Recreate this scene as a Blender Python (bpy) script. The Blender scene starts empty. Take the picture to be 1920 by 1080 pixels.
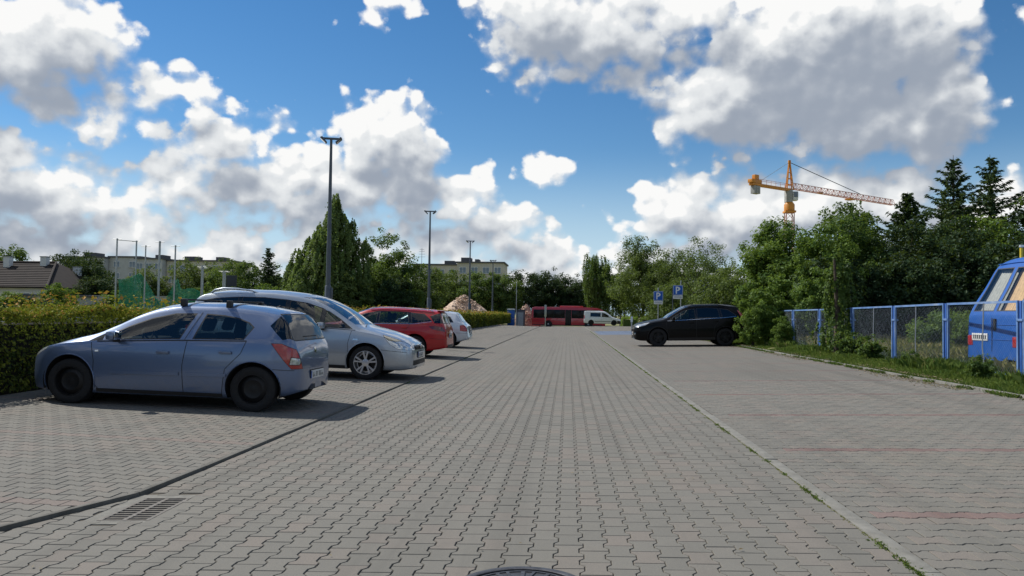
import bpy, bmesh, math, random
import numpy as np
from mathutils import Vector, Matrix
from mathutils.bvhtree import BVHTree

R = math.radians
S = bpy.context.scene
C = S.collection
random.seed(7)
rng = np.random.default_rng(11)

# ------------------------------------------------------------------ camera
CAM_H, YAW, PITCH, ROLL = 1.30, 0.0729, 0.0338, 0.0138
_r = Vector((math.cos(YAW), math.sin(YAW), 0)); _f0 = Vector((-math.sin(YAW), math.cos(YAW), 0)); _u0 = Vector((0, 0, 1))
_f = _f0 * math.cos(PITCH) + _u0 * math.sin(PITCH); _u = _u0 * math.cos(PITCH) - _f0 * math.sin(PITCH)
_rr = _r * math.cos(ROLL) + _u * math.sin(ROLL); _uu = -_r * math.sin(ROLL) + _u * math.cos(ROLL)
camd = bpy.data.cameras.new('camera'); cam = bpy.data.objects.new('camera', camd); C.objects.link(cam)
camd.sensor_width = 36; camd.lens = 1442 / 1920 * 36; camd.clip_start = 0.05; camd.clip_end = 6000
cam.matrix_world = Matrix(((_rr.x, _uu.x, -_f.x, 0), (_rr.y, _uu.y, -_f.y, 0), (_rr.z, _uu.z, -_f.z, CAM_H), (0, 0, 0, 1)))
S.camera = cam

# ------------------------------------------------------------------ sun, exposure
SUN_EL, SUN_AZ = R(48), math.atan2(-0.88, 0.46)          # azimuth clockwise from +Y
sd = Vector((math.sin(SUN_AZ) * math.cos(SUN_EL), math.cos(SUN_AZ) * math.cos(SUN_EL), math.sin(SUN_EL)))
sl = bpy.data.lights.new('sun', 'SUN'); sun = bpy.data.objects.new('sun', sl); C.objects.link(sun)
sl.energy = 5.0; sl.angle = R(0.5); sl.color = (1.0, 0.955, 0.88)
sun.rotation_euler = (-sd).to_track_quat('-Z', 'Y').to_euler(); sun.location = (0, 0, 60)
S.view_settings.view_transform = 'Standard'; S.view_settings.look = 'None'
S.view_settings.exposure = 0.04; S.view_settings.gamma = 1.0; S.view_settings.use_curve_mapping = False
S.cycles.max_bounces = 8; S.cycles.transparent_max_bounces = 24; S.cycles.caustics_reflective = False; S.cycles.caustics_refractive = False
S.cycles.use_denoising = True

# ------------------------------------------------------------------ node expression helper
class N:
    """Wraps an output socket of a node tree so that shader arithmetic can be written as expressions."""
    def __init__(s, t, o): s.t, s.o = t, o
    def _m(s, op, *a, clamp=False):
        n = s.t.nodes.new('ShaderNodeMath'); n.operation = op; n.use_clamp = clamp
        for i, v in enumerate((s,) + a):
            if isinstance(v, N): s.t.links.new(v.o, n.inputs[i])
            else: n.inputs[i].default_value = v
        return N(s.t, n.outputs[0])
    def __add__(s, b): return s._m('ADD', b)
    def __sub__(s, b): return s._m('SUBTRACT', b)
    def __mul__(s, b): return s._m('MULTIPLY', b)
    def __truediv__(s, b): return s._m('DIVIDE', b)
    def mx(s, b): return s._m('MAXIMUM', b)
    def mn(s, b): return s._m('MINIMUM', b)
    def pw(s, b): return s._m('POWER', b)
    def sqrt(s): return s._m('SQRT')
    def clamp(s): return s._m('ADD', 0.0, clamp=True)
    def gt(s, b): return s._m('GREATER_THAN', b)
    def sm(s, a, b):
        n = s.t.nodes.new('ShaderNodeMapRange'); n.interpolation_type = 'SMOOTHSTEP'
        s.t.links.new(s.o, n.inputs[0]); n.inputs[1].default_value = a; n.inputs[2].default_value = b
        return N(s.t, n.outputs[0])

def link(t, v, sock):
    if isinstance(v, N): t.links.new(v.o, sock)
    elif isinstance(v, bpy.types.NodeSocket): t.links.new(v, sock)
    else:
        if hasattr(sock.default_value, '__len__') and len(sock.default_value) == 4 and len(v) == 3: v = (*v, 1)
        sock.default_value = v

def tex(t, kind, vec=None, **kw):
    n = t.nodes.new(kind)
    if vec is not None: link(t, vec, n.inputs['Vector'])
    for k, v in kw.items():
        if k in n.inputs: link(t, v, n.inputs[k])
        else: setattr(n, k, v)
    return n

def mix(t, fac, a, b, blend='MIX'):
    n = t.nodes.new('ShaderNodeMix'); n.data_type = 'RGBA'; n.blend_type = blend
    link(t, fac, n.inputs[0]); link(t, a, n.inputs[6]); link(t, b, n.inputs[7])
    return N(t, n.outputs[2])

# ------------------------------------------------------------------ sky: clear-air sky texture with cumulus clouds
W = bpy.data.worlds.new('World'); S.world = W; W.use_nodes = True
wt = W.node_tree; wt.nodes.clear()
SKY_STRENGTH = 0.074

def px_dir(px, py):
    u, v = (px - 960) / 1442, (540 - py) / 1442
    d = _rr * u + _uu * v + _f
    d.normalize(); return math.atan2(d.x, d.y), math.asin(d.z)

# cumulus heaps: (centre x, centre y, half width, half height) as seen over the lot, turned into compass bearing and elevation
CLOUDS = [(60, 65, 180, 78), (150, 100, 90, 48), (150, 205, 190, 42), (340, 170, 75, 52), (425, 195, 28, 20), (20, 300, 120, 50), (90, 365, 130, 68), (170, 415, 75, 48),
          (-150, 60, 200, 110), (-140, 330, 170, 90), (560, 385, 270, 48), (720, 345, 150, 70), (385, 295, 62, 48), (440, 282, 70, 46), (460, 350, 195, 62), (570, 320, 80, 50), (690, 250, 85, 58), (760, 290, 80, 75), (650, 360, 180, 62), (800, 365, 110, 62),
          (330, 360, 85, 34), (520, 420, 240, 34), (250, 430, 120, 40), (860, 380, 60, 48), (950, 425, 75, 58), (1000, 460, 55, 50), (1060, 500, 60, 45), (565, 252, 42, 17), (905, 325, 16, 26), (1010, 326, 42, 24), (755, 14, 60, 18),
          (960, 75, 60, 62), (1010, 20, 140, 60), (1120, 50, 150, 85), (1180, 130, 80, 42), (1250, 30, 170, 55), (1330, 190, 118, 85), (1300, 120, 70, 40), (1420, 240, 150, 62),
          (1500, 120, 170, 110), (1600, 210, 200, 92), (1640, 80, 170, 110), (1740, 170, 95, 110), (1800, 75, 50, 42), (1570, 20, 170, 60), (1480, 60, 90, 60),
          (1190, 352, 34, 15), (1128, 402, 36, 17), (1235, 385, 62, 42), (1330, 365, 70, 40), (1290, 420, 130, 45), (1440, 400, 150, 72), (1600, 360, 150, 52), (1720, 330, 75, 36), (1800, 400, 120, 50),
          (300, 450, 130, 40), (420, 470, 170, 38), (600, 480, 190, 40), (760, 470, 160, 42), (60, 470, 220, 48), (1250, 480, 180, 40), (1000, 520, 240, 36), (500, 525, 420, 24), (1500, 520, 420, 30)]

def build_density():
    g = bpy.data.node_groups.new('cloud_density', 'ShaderNodeTree')
    g.interface.new_socket('az', in_out='INPUT', socket_type='NodeSocketFloat')
    g.interface.new_socket('el', in_out='INPUT', socket_type='NodeSocketFloat')
    g.interface.new_socket('body', in_out='OUTPUT', socket_type='NodeSocketFloat')
    gi = g.nodes.new('NodeGroupInput'); go = g.nodes.new('NodeGroupOutput')
    az, el = N(g, gi.outputs[0]), N(g, gi.outputs[1])
    cv = g.nodes.new('ShaderNodeCombineXYZ'); link(g, az, cv.inputs[0]); link(g, el, cv.inputs[1])
    def vm(op, *a):
        n = g.nodes.new('ShaderNodeVectorMath'); n.operation = op
        for i, v in enumerate(a):
            if isinstance(v, bpy.types.NodeSocket): g.links.new(v, n.inputs[i])
            else: n.inputs[i].default_value = v
        return n.outputs
    # gentle domain warp so that the heaps are not ellipses
    wn = tex(g, 'ShaderNodeTexNoise', cv.outputs[0], noise_dimensions='2D', Scale=9.0, Detail=2.0, Roughness=0.5)
    off = vm('MULTIPLY_ADD', wn.outputs['Color'], (0.07, 0.045, 0), (-0.035, -0.0225, 0))[0]
    p = vm('ADD', cv.outputs[0], off)[0]
    p = vm('MULTIPLY', p, (1, 1, 0))[0]
    f = None
    for (cx, cy, rx, ry) in CLOUDS:
        a0, e0 = px_dir(cx, cy); ra, re = 1.12 * rx / 1442, 1.12 * ry / 1442
        if abs(cx - 960) > 700: ra *= 0.85
        ln = N(g, vm('LENGTH', vm('MULTIPLY_ADD', p, (1 / ra, 1 / re, 0), (-a0 / ra, -e0 / re, 0))[0])[1])
        k = min(rx, ry) ** 0.8 * 40 ** 0.2
        b = ln._m('MULTIPLY_ADD', -k, k)
        f = b if f is None else f.mx(b)
    # beyond the part of the sky described above the same kind of cloud goes on
    gn = tex(g, 'ShaderNodeTexNoise', cv.outputs[0], noise_dimensions='2D', Scale=2.6, Detail=1.0, Roughness=0.45)
    rest = (N(g, gn.outputs[0]) - 0.5) * 420.0
    out = (az + YAW)._m('ABSOLUTE').sm(0.62, 0.8).mx(el.sm(0.42, 0.56))
    body = f.mx(rest - (out * -1.0 + 1.0) * 400.0)
    link(g, body, go.inputs[0])
    return g

def puff_group(detail, with_cells):
    g = bpy.data.node_groups.new('cloud_puffs', 'ShaderNodeTree')
    g.interface.new_socket('az', in_out='INPUT', socket_type='NodeSocketFloat')
    g.interface.new_socket('el', in_out='INPUT', socket_type='NodeSocketFloat')
    g.interface.new_socket('puffs', in_out='OUTPUT', socket_type='NodeSocketFloat')
    gi = g.nodes.new('NodeGroupInput'); go = g.nodes.new('NodeGroupOutput')
    cv = g.nodes.new('ShaderNodeCombineXYZ'); link(g, N(g, gi.outputs[0]), cv.inputs[0]); link(g, N(g, gi.outputs[1]) * 1.15, cv.inputs[1])
    n1 = tex(g, 'ShaderNodeTexNoise', cv.outputs[0], noise_dimensions='2D', Scale=11.0, Detail=detail, Roughness=0.55, Lacunarity=2.1)
    o = (N(g, n1.outputs[0]) - 0.405) * 96.0
    if with_cells:
        v1 = tex(g, 'ShaderNodeTexVoronoi', cv.outputs[0], voronoi_dimensions='2D', feature='SMOOTH_F1', Smoothness=0.6, Scale=24.0, Detail=1.0, Roughness=0.5, Lacunarity=2.4)
        o = o + (N(g, v1.outputs['Distance']) * -1.0 + 0.38) * 44.0
    link(g, o, go.inputs[0])
    return g

tc = wt.nodes.new('ShaderNodeTexCoord'); sep = wt.nodes.new('ShaderNodeSeparateXYZ'); wt.links.new(tc.outputs['Generated'], sep.inputs[0])
wx, wy, wz = (N(wt, sep.outputs[i]) for i in range(3))
az = wx._m('ARCTAN2', wy); el = wz.mn(0.9999).mx(-0.9999)._m('ARCSINE')
dg, pg_fine, pg_soft = build_density(), puff_group(9.0, True), puff_group(4.0, False)
def at(grp, da, de):
    n = wt.nodes.new('ShaderNodeGroup'); n.node_tree = grp
    link(wt, az + da, n.inputs[0]); link(wt, el + de, n.inputs[1])
    return N(wt, n.outputs[0])
b0, b2 = at(dg, 0.0, 0.0), at(dg, -0.018, 0.046)
d0 = b0 + at(pg_fine, 0.0, 0.0)
d1 = b0 * 0.7 + b2 * 0.3 + at(pg_fine, -0.007, 0.012)
d2 = b2 + at(pg_soft, -0.018, 0.046) * 0.9
thick = d2.sm(-14.0, 74.0)
rim = ((d0 - d1) * 0.018 + 0.5).clamp()
crisp = rim.sm(0.48, 0.72)
alpha = d0.sm(-3.0, 11.0) * crisp + d0.sm(-9.0, 30.0) * (crisp * -1.0 + 1.0)
lit = (thick * -0.66 + 1.0) * (rim * 0.74 + 0.63)
lit = lit.mx(0.26).mn(1.12)
sky = wt.nodes.new('ShaderNodeTexSky'); sky.sky_type = 'NISHITA'; sky.sun_disc = False
sky.sun_elevation = SUN_EL; sky.sun_rotation = SUN_AZ; sky.altitude = 100; sky.air_density = 1.0; sky.dust_density = 0.0; sky.ozone_density = 3.0
gm = wt.nodes.new('ShaderNodeHueSaturation'); gm.inputs['Saturation'].default_value = 1.27; gm.inputs['Value'].default_value = 1.30
wt.links.new(sky.outputs[0], gm.inputs['Color'])
crgb = mix(wt, lit.sm(0.25, 1.0), (4.3, 4.9, 5.9), (10.6, 10.9, 11.1))
cs = mix(wt, lit.sm(0.95, 1.12), crgb, (12.6, 12.6, 12.5))
hz = el._m('ABSOLUTE').sm(0.22, 0.0)
blue = mix(wt, hz, gm.outputs[0], (7.2, 9.4, 11.2))
skyc = mix(wt, alpha, blue, cs)
bg = wt.nodes.new('ShaderNodeBackground'); wo = wt.nodes.new('ShaderNodeOutputWorld')
link(wt, skyc, bg.inputs['Color']); bg.inputs['Strength'].default_value = SKY_STRENGTH; wt.links.new(bg.outputs[0], wo.inputs['Surface'])
W.cycles.sampling_method = 'MANUAL'; W.cycles.sample_map_resolution = 512
# ------------------------------------------------------------------ helpers
def zg(X, Y=0.0):
    """Height of the lot: both halves fall to the channel along the kerb, and the lot ends at a low crest."""
    z = 0.0238 * min(X, 6.9) if X > -3.106 else -0.0739 + 0.0233 * (-3.106 - max(X, -8.4))
    if Y > 84: t = min((Y - 84) / 18, 1); z = z * (1 - t) - 0.42 * t * t * (3 - 2 * t)
    return z

def tag(o, label=None, cat=None, group=None, kind=None):
    if label: o['label'] = label
    if cat: o['category'] = cat
    if group: o['group'] = group
    if kind: o['kind'] = kind
    return o

def thing(name, label, cat, loc=(0, 0, 0), rot=(0, 0, 0), group=None):
    o = bpy.data.objects.new(name, None); C.objects.link(o); o.empty_display_size = 0.2
    o.location = loc; o.rotation_euler = rot
    return tag(o, label, cat, group)

def put(name, me, mat=None, parent=None, loc=None, rot=None):
    o = bpy.data.objects.new(name, me); C.objects.link(o)
    if mat is not None and not me.materials: me.materials.append(mat)
    if parent is not None: o.parent = parent
    if loc is not None: o.location = loc
    if rot is not None: o.rotation_euler = rot
    return o

def fast_mesh(name, V, F, tint=None, smooth=False):
    """Mesh from an (n,3) array and an (m,k) array of faces of one size."""
    V = np.asarray(V, np.float32); F = np.asarray(F, np.int32)
    me = bpy.data.meshes.new(name); k = F.shape[1]
    me.vertices.add(len(V)); me.vertices.foreach_set('co', V.ravel())
    me.loops.add(F.size); me.loops.foreach_set('vertex_index', F.ravel())
    me.polygons.add(len(F)); me.polygons.foreach_set('loop_start', np.arange(0, F.size, k, dtype=np.int32))
    me.polygons.foreach_set('loop_total', np.full(len(F), k, np.int32))
    if tint is not None:
        a = me.attributes.new('tint', 'FLOAT', 'FACE'); a.data.foreach_set('value', np.asarray(tint, np.float32))
    me.polygons.foreach_set('use_smooth', np.full(len(F), bool(smooth)))
    me.update(calc_edges=True); me.validate()
    return me

class MB:
    """Collects simple shapes into one mesh."""
    def __init__(s): s.v, s.f = [], []
    def add(s, V, F):
        n = len(s.v); s.v += [tuple(v) for v in V]; s.f += [tuple(i + n for i in f) for f in F]; return s
    def box(s, x0, x1, y0, y1, z0, z1, M=None):
        V = [Vector((x, y, z)) for z in (z0, z1) for y in (y0, y1) for x in (x0, x1)]
        if M is not None: V = [M @ v for v in V]
        return s.add(V, [(0, 2, 3, 1), (4, 5, 7, 6), (0, 1, 5, 4), (2, 6, 7, 3), (0, 4, 6, 2), (1, 3, 7, 5)])
    def tube(s, pts, rad, n=8, caps=True):
        pts = [Vector(p) for p in pts]; rad = rad if isinstance(rad, (list, tuple)) else [rad] * len(pts); rings = []
        up = None
        for i, p in enumerate(pts):
            d = (pts[min(i + 1, len(pts) - 1)] - pts[max(i - 1, 0)])
            d = d.normalized() if d.length > 1e-9 else Vector((0, 0, 1))
            if up is None: up = d.orthogonal().normalized()
            up = (up - d * up.dot(d)); up = up.normalized() if up.length > 1e-6 else d.orthogonal().normalized()
            b = d.cross(up)
            rings.append([p + (up * math.cos(2 * math.pi * k / n) + b * math.sin(2 * math.pi * k / n)) * rad[i] for k in range(n)])
        V = [v for r in rings for v in r]; F = []
        for i in range(len(pts) - 1):
            for k in range(n): F.append((i * n + k, i * n + (k + 1) % n, (i + 1) * n + (k + 1) % n, (i + 1) * n + k))
        if caps: F += [tuple(range(n))[::-1], tuple((len(pts) - 1) * n + k for k in range(n))]
        return s.add(V, F)
    def lathe(s, prof, n=32, axis='y', M=None):
        V, F = [], []; m = len(prof)
        for k in range(n):
            a = 2 * math.pi * k / n
            for r, h in prof:
                p = (r * math.cos(a), h, r * math.sin(a)) if axis == 'y' else (r * math.cos(a), r * math.sin(a), h)
                V.append(M @ Vector(p) if M is not None else Vector(p))
        for k in range(n):
            for i in range(m - 1):
                a, b = k * m, ((k + 1) % n) * m
                F.append((a + i, b + i, b + i + 1, a + i + 1))
        return s.add(V, F)
    def prism(s, poly, h0, h1, axis='z', M=None):
        """poly of (a,b) extruded along an axis; axis y: (x,z), axis x: (y,z)."""
        def P(a, b, h): return {'z': (a, b, h), 'y': (a, h, b), 'x': (h, a, b)}[axis]
        n = len(poly); V = [Vector(P(a, b, h)) for h in (h0, h1) for a, b in poly]
        if M is not None: V = [M @ v for v in V]
        F = [tuple(range(n))[::-1], tuple(range(n, 2 * n))] + [(i, (i + 1) % n, n + (i + 1) % n, n + i) for i in range(n)]
        return s.add(V, F)
    def mesh(s, name, smooth=None, fix=True):
        me = bpy.data.meshes.new(name); me.from_pydata(s.v, [], s.f); me.update()
        if fix:
            bm = bmesh.new(); bm.from_mesh(me); bmesh.ops.recalc_face_normals(bm, faces=bm.faces[:]); bm.to_mesh(me); bm.free()
        if smooth is not None: smooth_mesh(me, smooth)
        return me
    def build(s, name, mat, parent=None, smooth=None, bevel=0, loc=None, rot=None):
        me = s.mesh(name, None if bevel else smooth)
        if bevel:
            bm = bmesh.new(); bm.from_mesh(me)
            bmesh.ops.bevel(bm, geom=[e for e in bm.edges if e.calc_face_angle(0) > 0.5], offset=bevel, segments=2, affect='EDGES', profile=0.6, clamp_overlap=True)
            bm.to_mesh(me); bm.free(); smooth_mesh(me, smooth or 40)
        return put(name, me, mat, parent, loc, rot)

def smooth_mesh(me, ang):
    me.polygons.foreach_set('use_smooth', np.ones(len(me.polygons), bool))
    me.set_sharp_from_angle(angle=R(ang)); me.update()

def copy_tree(o, parent=None):
    c = o.copy(); C.objects.link(c); c.parent = parent
    for ch in list(o.children): copy_tree(ch, c)
    return c

def pchip(pts):
    """Monotone cubic curve through (x,y) points."""
    P = np.array(sorted(pts), float); x, y = P[:, 0], P[:, 1]; h = np.diff(x); d = np.diff(y) / h; m = np.zeros(len(x))
    m[0], m[-1] = d[0], d[-1]
    for i in range(1, len(x) - 1):
        if d[i - 1] * d[i] > 0:
            w1, w2 = 2 * h[i] + h[i - 1], h[i] + 2 * h[i - 1]; m[i] = (w1 + w2) / (w1 / d[i - 1] + w2 / d[i])
    def f(q):
        q = min(max(q, x[0]), x[-1]); i = min(int(np.searchsorted(x, q, 'right')) - 1, len(h) - 1)
        t = (q - x[i]) / h[i]
        return float((2 * t**3 - 3 * t**2 + 1) * y[i] + (t**3 - 2 * t**2 + t) * h[i] * m[i] + (-2 * t**3 + 3 * t**2) * y[i + 1] + (t**3 - t**2) * h[i] * m[i + 1])
    return f

def inside(poly, a, b):
    c = False; n = len(poly); j = n - 1
    for i in range(n):
        (xi, yi), (xj, yj) = poly[i], poly[j]
        if (yi > b) != (yj > b) and a < (xj - xi) * (b - yi) / (yj - yi) + xi: c = not c
        j = i
    return c
# ------------------------------------------------------------------ materials (all node-based)
def new_mat(name):
    m = bpy.data.materials.new(name); m.use_nodes = True; t = m.node_tree; t.nodes.clear()
    out = t.nodes.new('ShaderNodeOutputMaterial'); return m, t, out

def PM(name, col, rough=0.6, metal=0.0, var=0.12, scale=6.0, bump=0.0, bscale=60.0, coat=0.0, spec=0.5, dirt=0.0, dirtcol=(0.22, 0.19, 0.15), rvar=0.0):
    m, t, out = new_mat(name); b = t.nodes.new('ShaderNodeBsdfPrincipled'); t.links.new(b.outputs[0], out.inputs[0])
    tcn = t.nodes.new('ShaderNodeTexCoord'); v = tcn.outputs['Object']
    n = tex(t, 'ShaderNodeTexNoise', v, Scale=scale, Detail=5.0, Roughness=0.6)
    c = mix(t, N(t, n.outputs[0]).sm(0.25, 0.75), tuple(x * (1 - var) for x in col), tuple(min(x * (1 + var), 1) for x in col))
    if dirt:
        n2 = tex(t, 'ShaderNodeTexNoise', v, Scale=scale * 0.35, Detail=8.0, Roughness=0.7)
        c = mix(t, N(t, n2.outputs[0]).sm(0.45, 0.8) * dirt, c, dirtcol)
    link(t, c, b.inputs['Base Color']); b.inputs['Roughness'].default_value = rough; b.inputs['Metallic'].default_value = metal
    b.inputs['Specular IOR Level'].default_value = spec
    if rvar: link(t, N(t, n.outputs[0]) * rvar + (rough - rvar * 0.5), b.inputs['Roughness'])
    if coat: b.inputs['Coat Weight'].default_value = coat; b.inputs['Coat Roughness'].default_value = 0.03
    if bump:
        nb = tex(t, 'ShaderNodeTexNoise', v, Scale=bscale, Detail=4.0); bp = t.nodes.new('ShaderNodeBump')
        bp.inputs['Strength'].default_value = 1.0; bp.inputs['Distance'].default_value = bump
        t.links.new(nb.outputs[0], bp.inputs['Height']); t.links.new(bp.outputs[0], b.inputs['Normal'])
    return m

def paint(name, col, metal=0.0, rough=0.35, coat=1.0, dust=0.25, spec=0.5):
    """Car paint with clear coat, flake grain and a film of road dust on the lower body."""
    m, t, out = new_mat(name); b = t.nodes.new('ShaderNodeBsdfPrincipled'); t.links.new(b.outputs[0], out.inputs[0])
    tcn = t.nodes.new('ShaderNodeTexCoord'); v = tcn.outputs['Object']
    fl = tex(t, 'ShaderNodeTexNoise', v, Scale=900.0, Detail=1.0)
    c = mix(t, N(t, fl.outputs[0]).sm(0.3, 0.7), tuple(x * 0.88 for x in col), tuple(min(1, x * 1.1) for x in col))
    sp = t.nodes.new('ShaderNodeSeparateXYZ'); t.links.new(v, sp.inputs[0])
    dn = tex(t, 'ShaderNodeTexNoise', v, Scale=7.0, Detail=8.0, Roughness=0.72)
    low = (N(t, sp.outputs[2]) * -1.0 + 0.62).sm(0.0, 0.42)
    df = (N(t, dn.outputs[0]).sm(0.42, 0.72) * (low * 0.8 + 0.12)) * dust
    link(t, mix(t, df, c, (0.26, 0.235, 0.20)), b.inputs['Base Color'])
    b.inputs['Metallic'].default_value = metal; b.inputs['Specular IOR Level'].default_value = spec
    link(t, df * 0.5 + rough, b.inputs['Roughness'])
    b.inputs['Coat Weight'].default_value = coat; link(t, df * 0.6 + 0.04, b.inputs['Coat Roughness'])
    return m

def glass(name, tint=(0.55, 0.62, 0.6), gloss=0.10, body=0.0):
    """Car window: tinted see-through pane with a mirror-like surface."""
    m, t, out = new_mat(name)
    tr = t.nodes.new('ShaderNodeBsdfTransparent'); tr.inputs[0].default_value = (*tint, 1)
    gl = t.nodes.new('ShaderNodeBsdfGlossy'); gl.inputs['Roughness'].default_value = 0.02
    fr = t.nodes.new('ShaderNodeFresnel'); fr.inputs[0].default_value = 1.5
    nz = tex(t, 'ShaderNodeTexNoise', t.nodes.new('ShaderNodeTexCoord').outputs['Object'], Scale=3.0, Detail=4.0)
    f = (N(t, fr.outputs[0]) * 0.9 + gloss).clamp() * (N(t, nz.outputs[0]) * 0.12 + 0.94)
    ms = t.nodes.new('ShaderNodeMixShader'); link(t, f, ms.inputs[0]); t.links.new(tr.outputs[0], ms.inputs[1]); t.links.new(gl.outputs[0], ms.inputs[2])
    t.links.new(ms.outputs[0], out.inputs[0]); return m

def leaf_mat(name, c1, c2, c3=None, trans=0.42, gloss=0.018):
    """Leaves: each leaf takes its own tone between the given colours; light passes through."""
    m, t, out = new_mat(name)
    at_ = t.nodes.new('ShaderNodeAttribute'); at_.attribute_name = 'tint'; a = N(t, at_.outputs['Fac'])
    c = mix(t, a.sm(0.0, 0.8), c1, c2)
    if c3: c = mix(t, a.sm(0.82, 1.0), c, c3)
    d = t.nodes.new('ShaderNodeBsdfDiffuse'); link(t, c, d.inputs[0])
    tl = t.nodes.new('ShaderNodeBsdfTranslucent'); link(t, mix(t, 0.5, c, (0.20, 0.27, 0.03)), tl.inputs[0])
    g = t.nodes.new('ShaderNodeBsdfGlossy'); g.inputs['Roughness'].default_value = 0.55; g.inputs[0].default_value = (0.9, 0.95, 0.9, 1)
    m1 = t.nodes.new('ShaderNodeMixShader'); m1.inputs[0].default_value = trans; t.links.new(d.outputs[0], m1.inputs[1]); t.links.new(tl.outputs[0], m1.inputs[2])
    m2 = t.nodes.new('ShaderNodeMixShader'); m2.inputs[0].default_value = gloss; t.links.new(m1.outputs[0], m2.inputs[1]); t.links.new(g.outputs[0], m2.inputs[2])
    t.links.new(m2.outputs[0], out.inputs[0]); return m

def paver_mat(name, col, col2, stain=0.5, warm=None):
    """Concrete paver: tone of its own (tint), fine sand grain, broad weather stains, dusty patches."""
    m, t, out = new_mat(name); b = t.nodes.new('ShaderNodeBsdfPrincipled'); t.links.new(b.outputs[0], out.inputs[0])
    ge = t.nodes.new('ShaderNodeNewGeometry'); p = ge.outputs['Position']
    at_ = t.nodes.new('ShaderNodeAttribute'); at_.attribute_name = 'tint'
    big = tex(t, 'ShaderNodeTexNoise', p, Scale=0.45, Detail=6.0, Roughness=0.62)
    mid = tex(t, 'ShaderNodeTexNoise', p, Scale=2.3, Detail=6.0, Roughness=0.65)
    fine = tex(t, 'ShaderNodeTexNoise', p, Scale=140.0, Detail=4.0, Roughness=0.7)
    c = mix(t, N(t, at_.outputs['Fac']), col, col2)
    if warm:
        wn_ = tex(t, 'ShaderNodeTexNoise', p, Scale=0.9, Detail=3.0)
        c = mix(t, (N(t, at_.outputs['Fac']) + N(t, wn_.outputs[0]) * 1.2).sm(1.15, 1.6) * 0.45, c, warm)
    c = mix(t, N(t, fine.outputs[0]).sm(0.3, 0.7) * 0.30, c, tuple(x * 0.55 for x in col))
    c = mix(t, N(t, mid.outputs[0]).sm(0.52, 0.8) * stain * 0.7, c, tuple(x * 0.62 for x in col))
    c = mix(t, N(t, big.outputs[0]).sm(0.5, 0.72) * stain * 0.6, c, (col[0] * 1.18, col[1] * 1.10, col[2] * 0.98))
    c = mix(t, N(t, big.outputs[0]).sm(0.48, 0.3) * stain * 0.5, c, tuple(x * 0.74 for x in col))
    mp = t.nodes.new('ShaderNodeMapping'); mp.inputs['Scale'].default_value = (2.2, 0.09, 1); t.links.new(p, mp.inputs[0])
    trk = tex(t, 'ShaderNodeTexNoise', mp.outputs[0], Scale=1.0, Detail=5.0, Roughness=0.6)
    c = mix(t, N(t, trk.outputs[0]).sm(0.48, 0.72) * 0.5, c, tuple(x * 0.66 for x in col))
    spk = tex(t, 'ShaderNodeTexNoise', p, Scale=26.0, Detail=5.0, Roughness=0.8)
    c = mix(t, N(t, spk.outputs[0]).sm(0.58, 0.75) * 0.5, c, tuple(x * 0.5 for x in col))
    # dark drips under parked engines
    sp = tex(t, 'ShaderNodeTexVoronoi', p, Scale=0.8, Randomness=1.0)
    sr = (N(t, sp.outputs['Distance']) + (N(t, mid.outputs[0]) - 0.5) * 0.25).sm(0.11, 0.0)
    c = mix(t, sr * 0.5, c, (0.06, 0.055, 0.05))
    link(t, c, b.inputs['Base Color']); b.inputs['Roughness'].default_value = 0.86; b.inputs['Specular IOR Level'].default_value = 0.3
    bp = t.nodes.new('ShaderNodeBump'); bp.inputs['Distance'].default_value = 0.0012; bp.inputs['Strength'].default_value = 0.8
    t.links.new(fine.outputs[0], bp.inputs['Height']); t.links.new(bp.outputs[0], b.inputs['Normal'])
    return m

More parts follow.
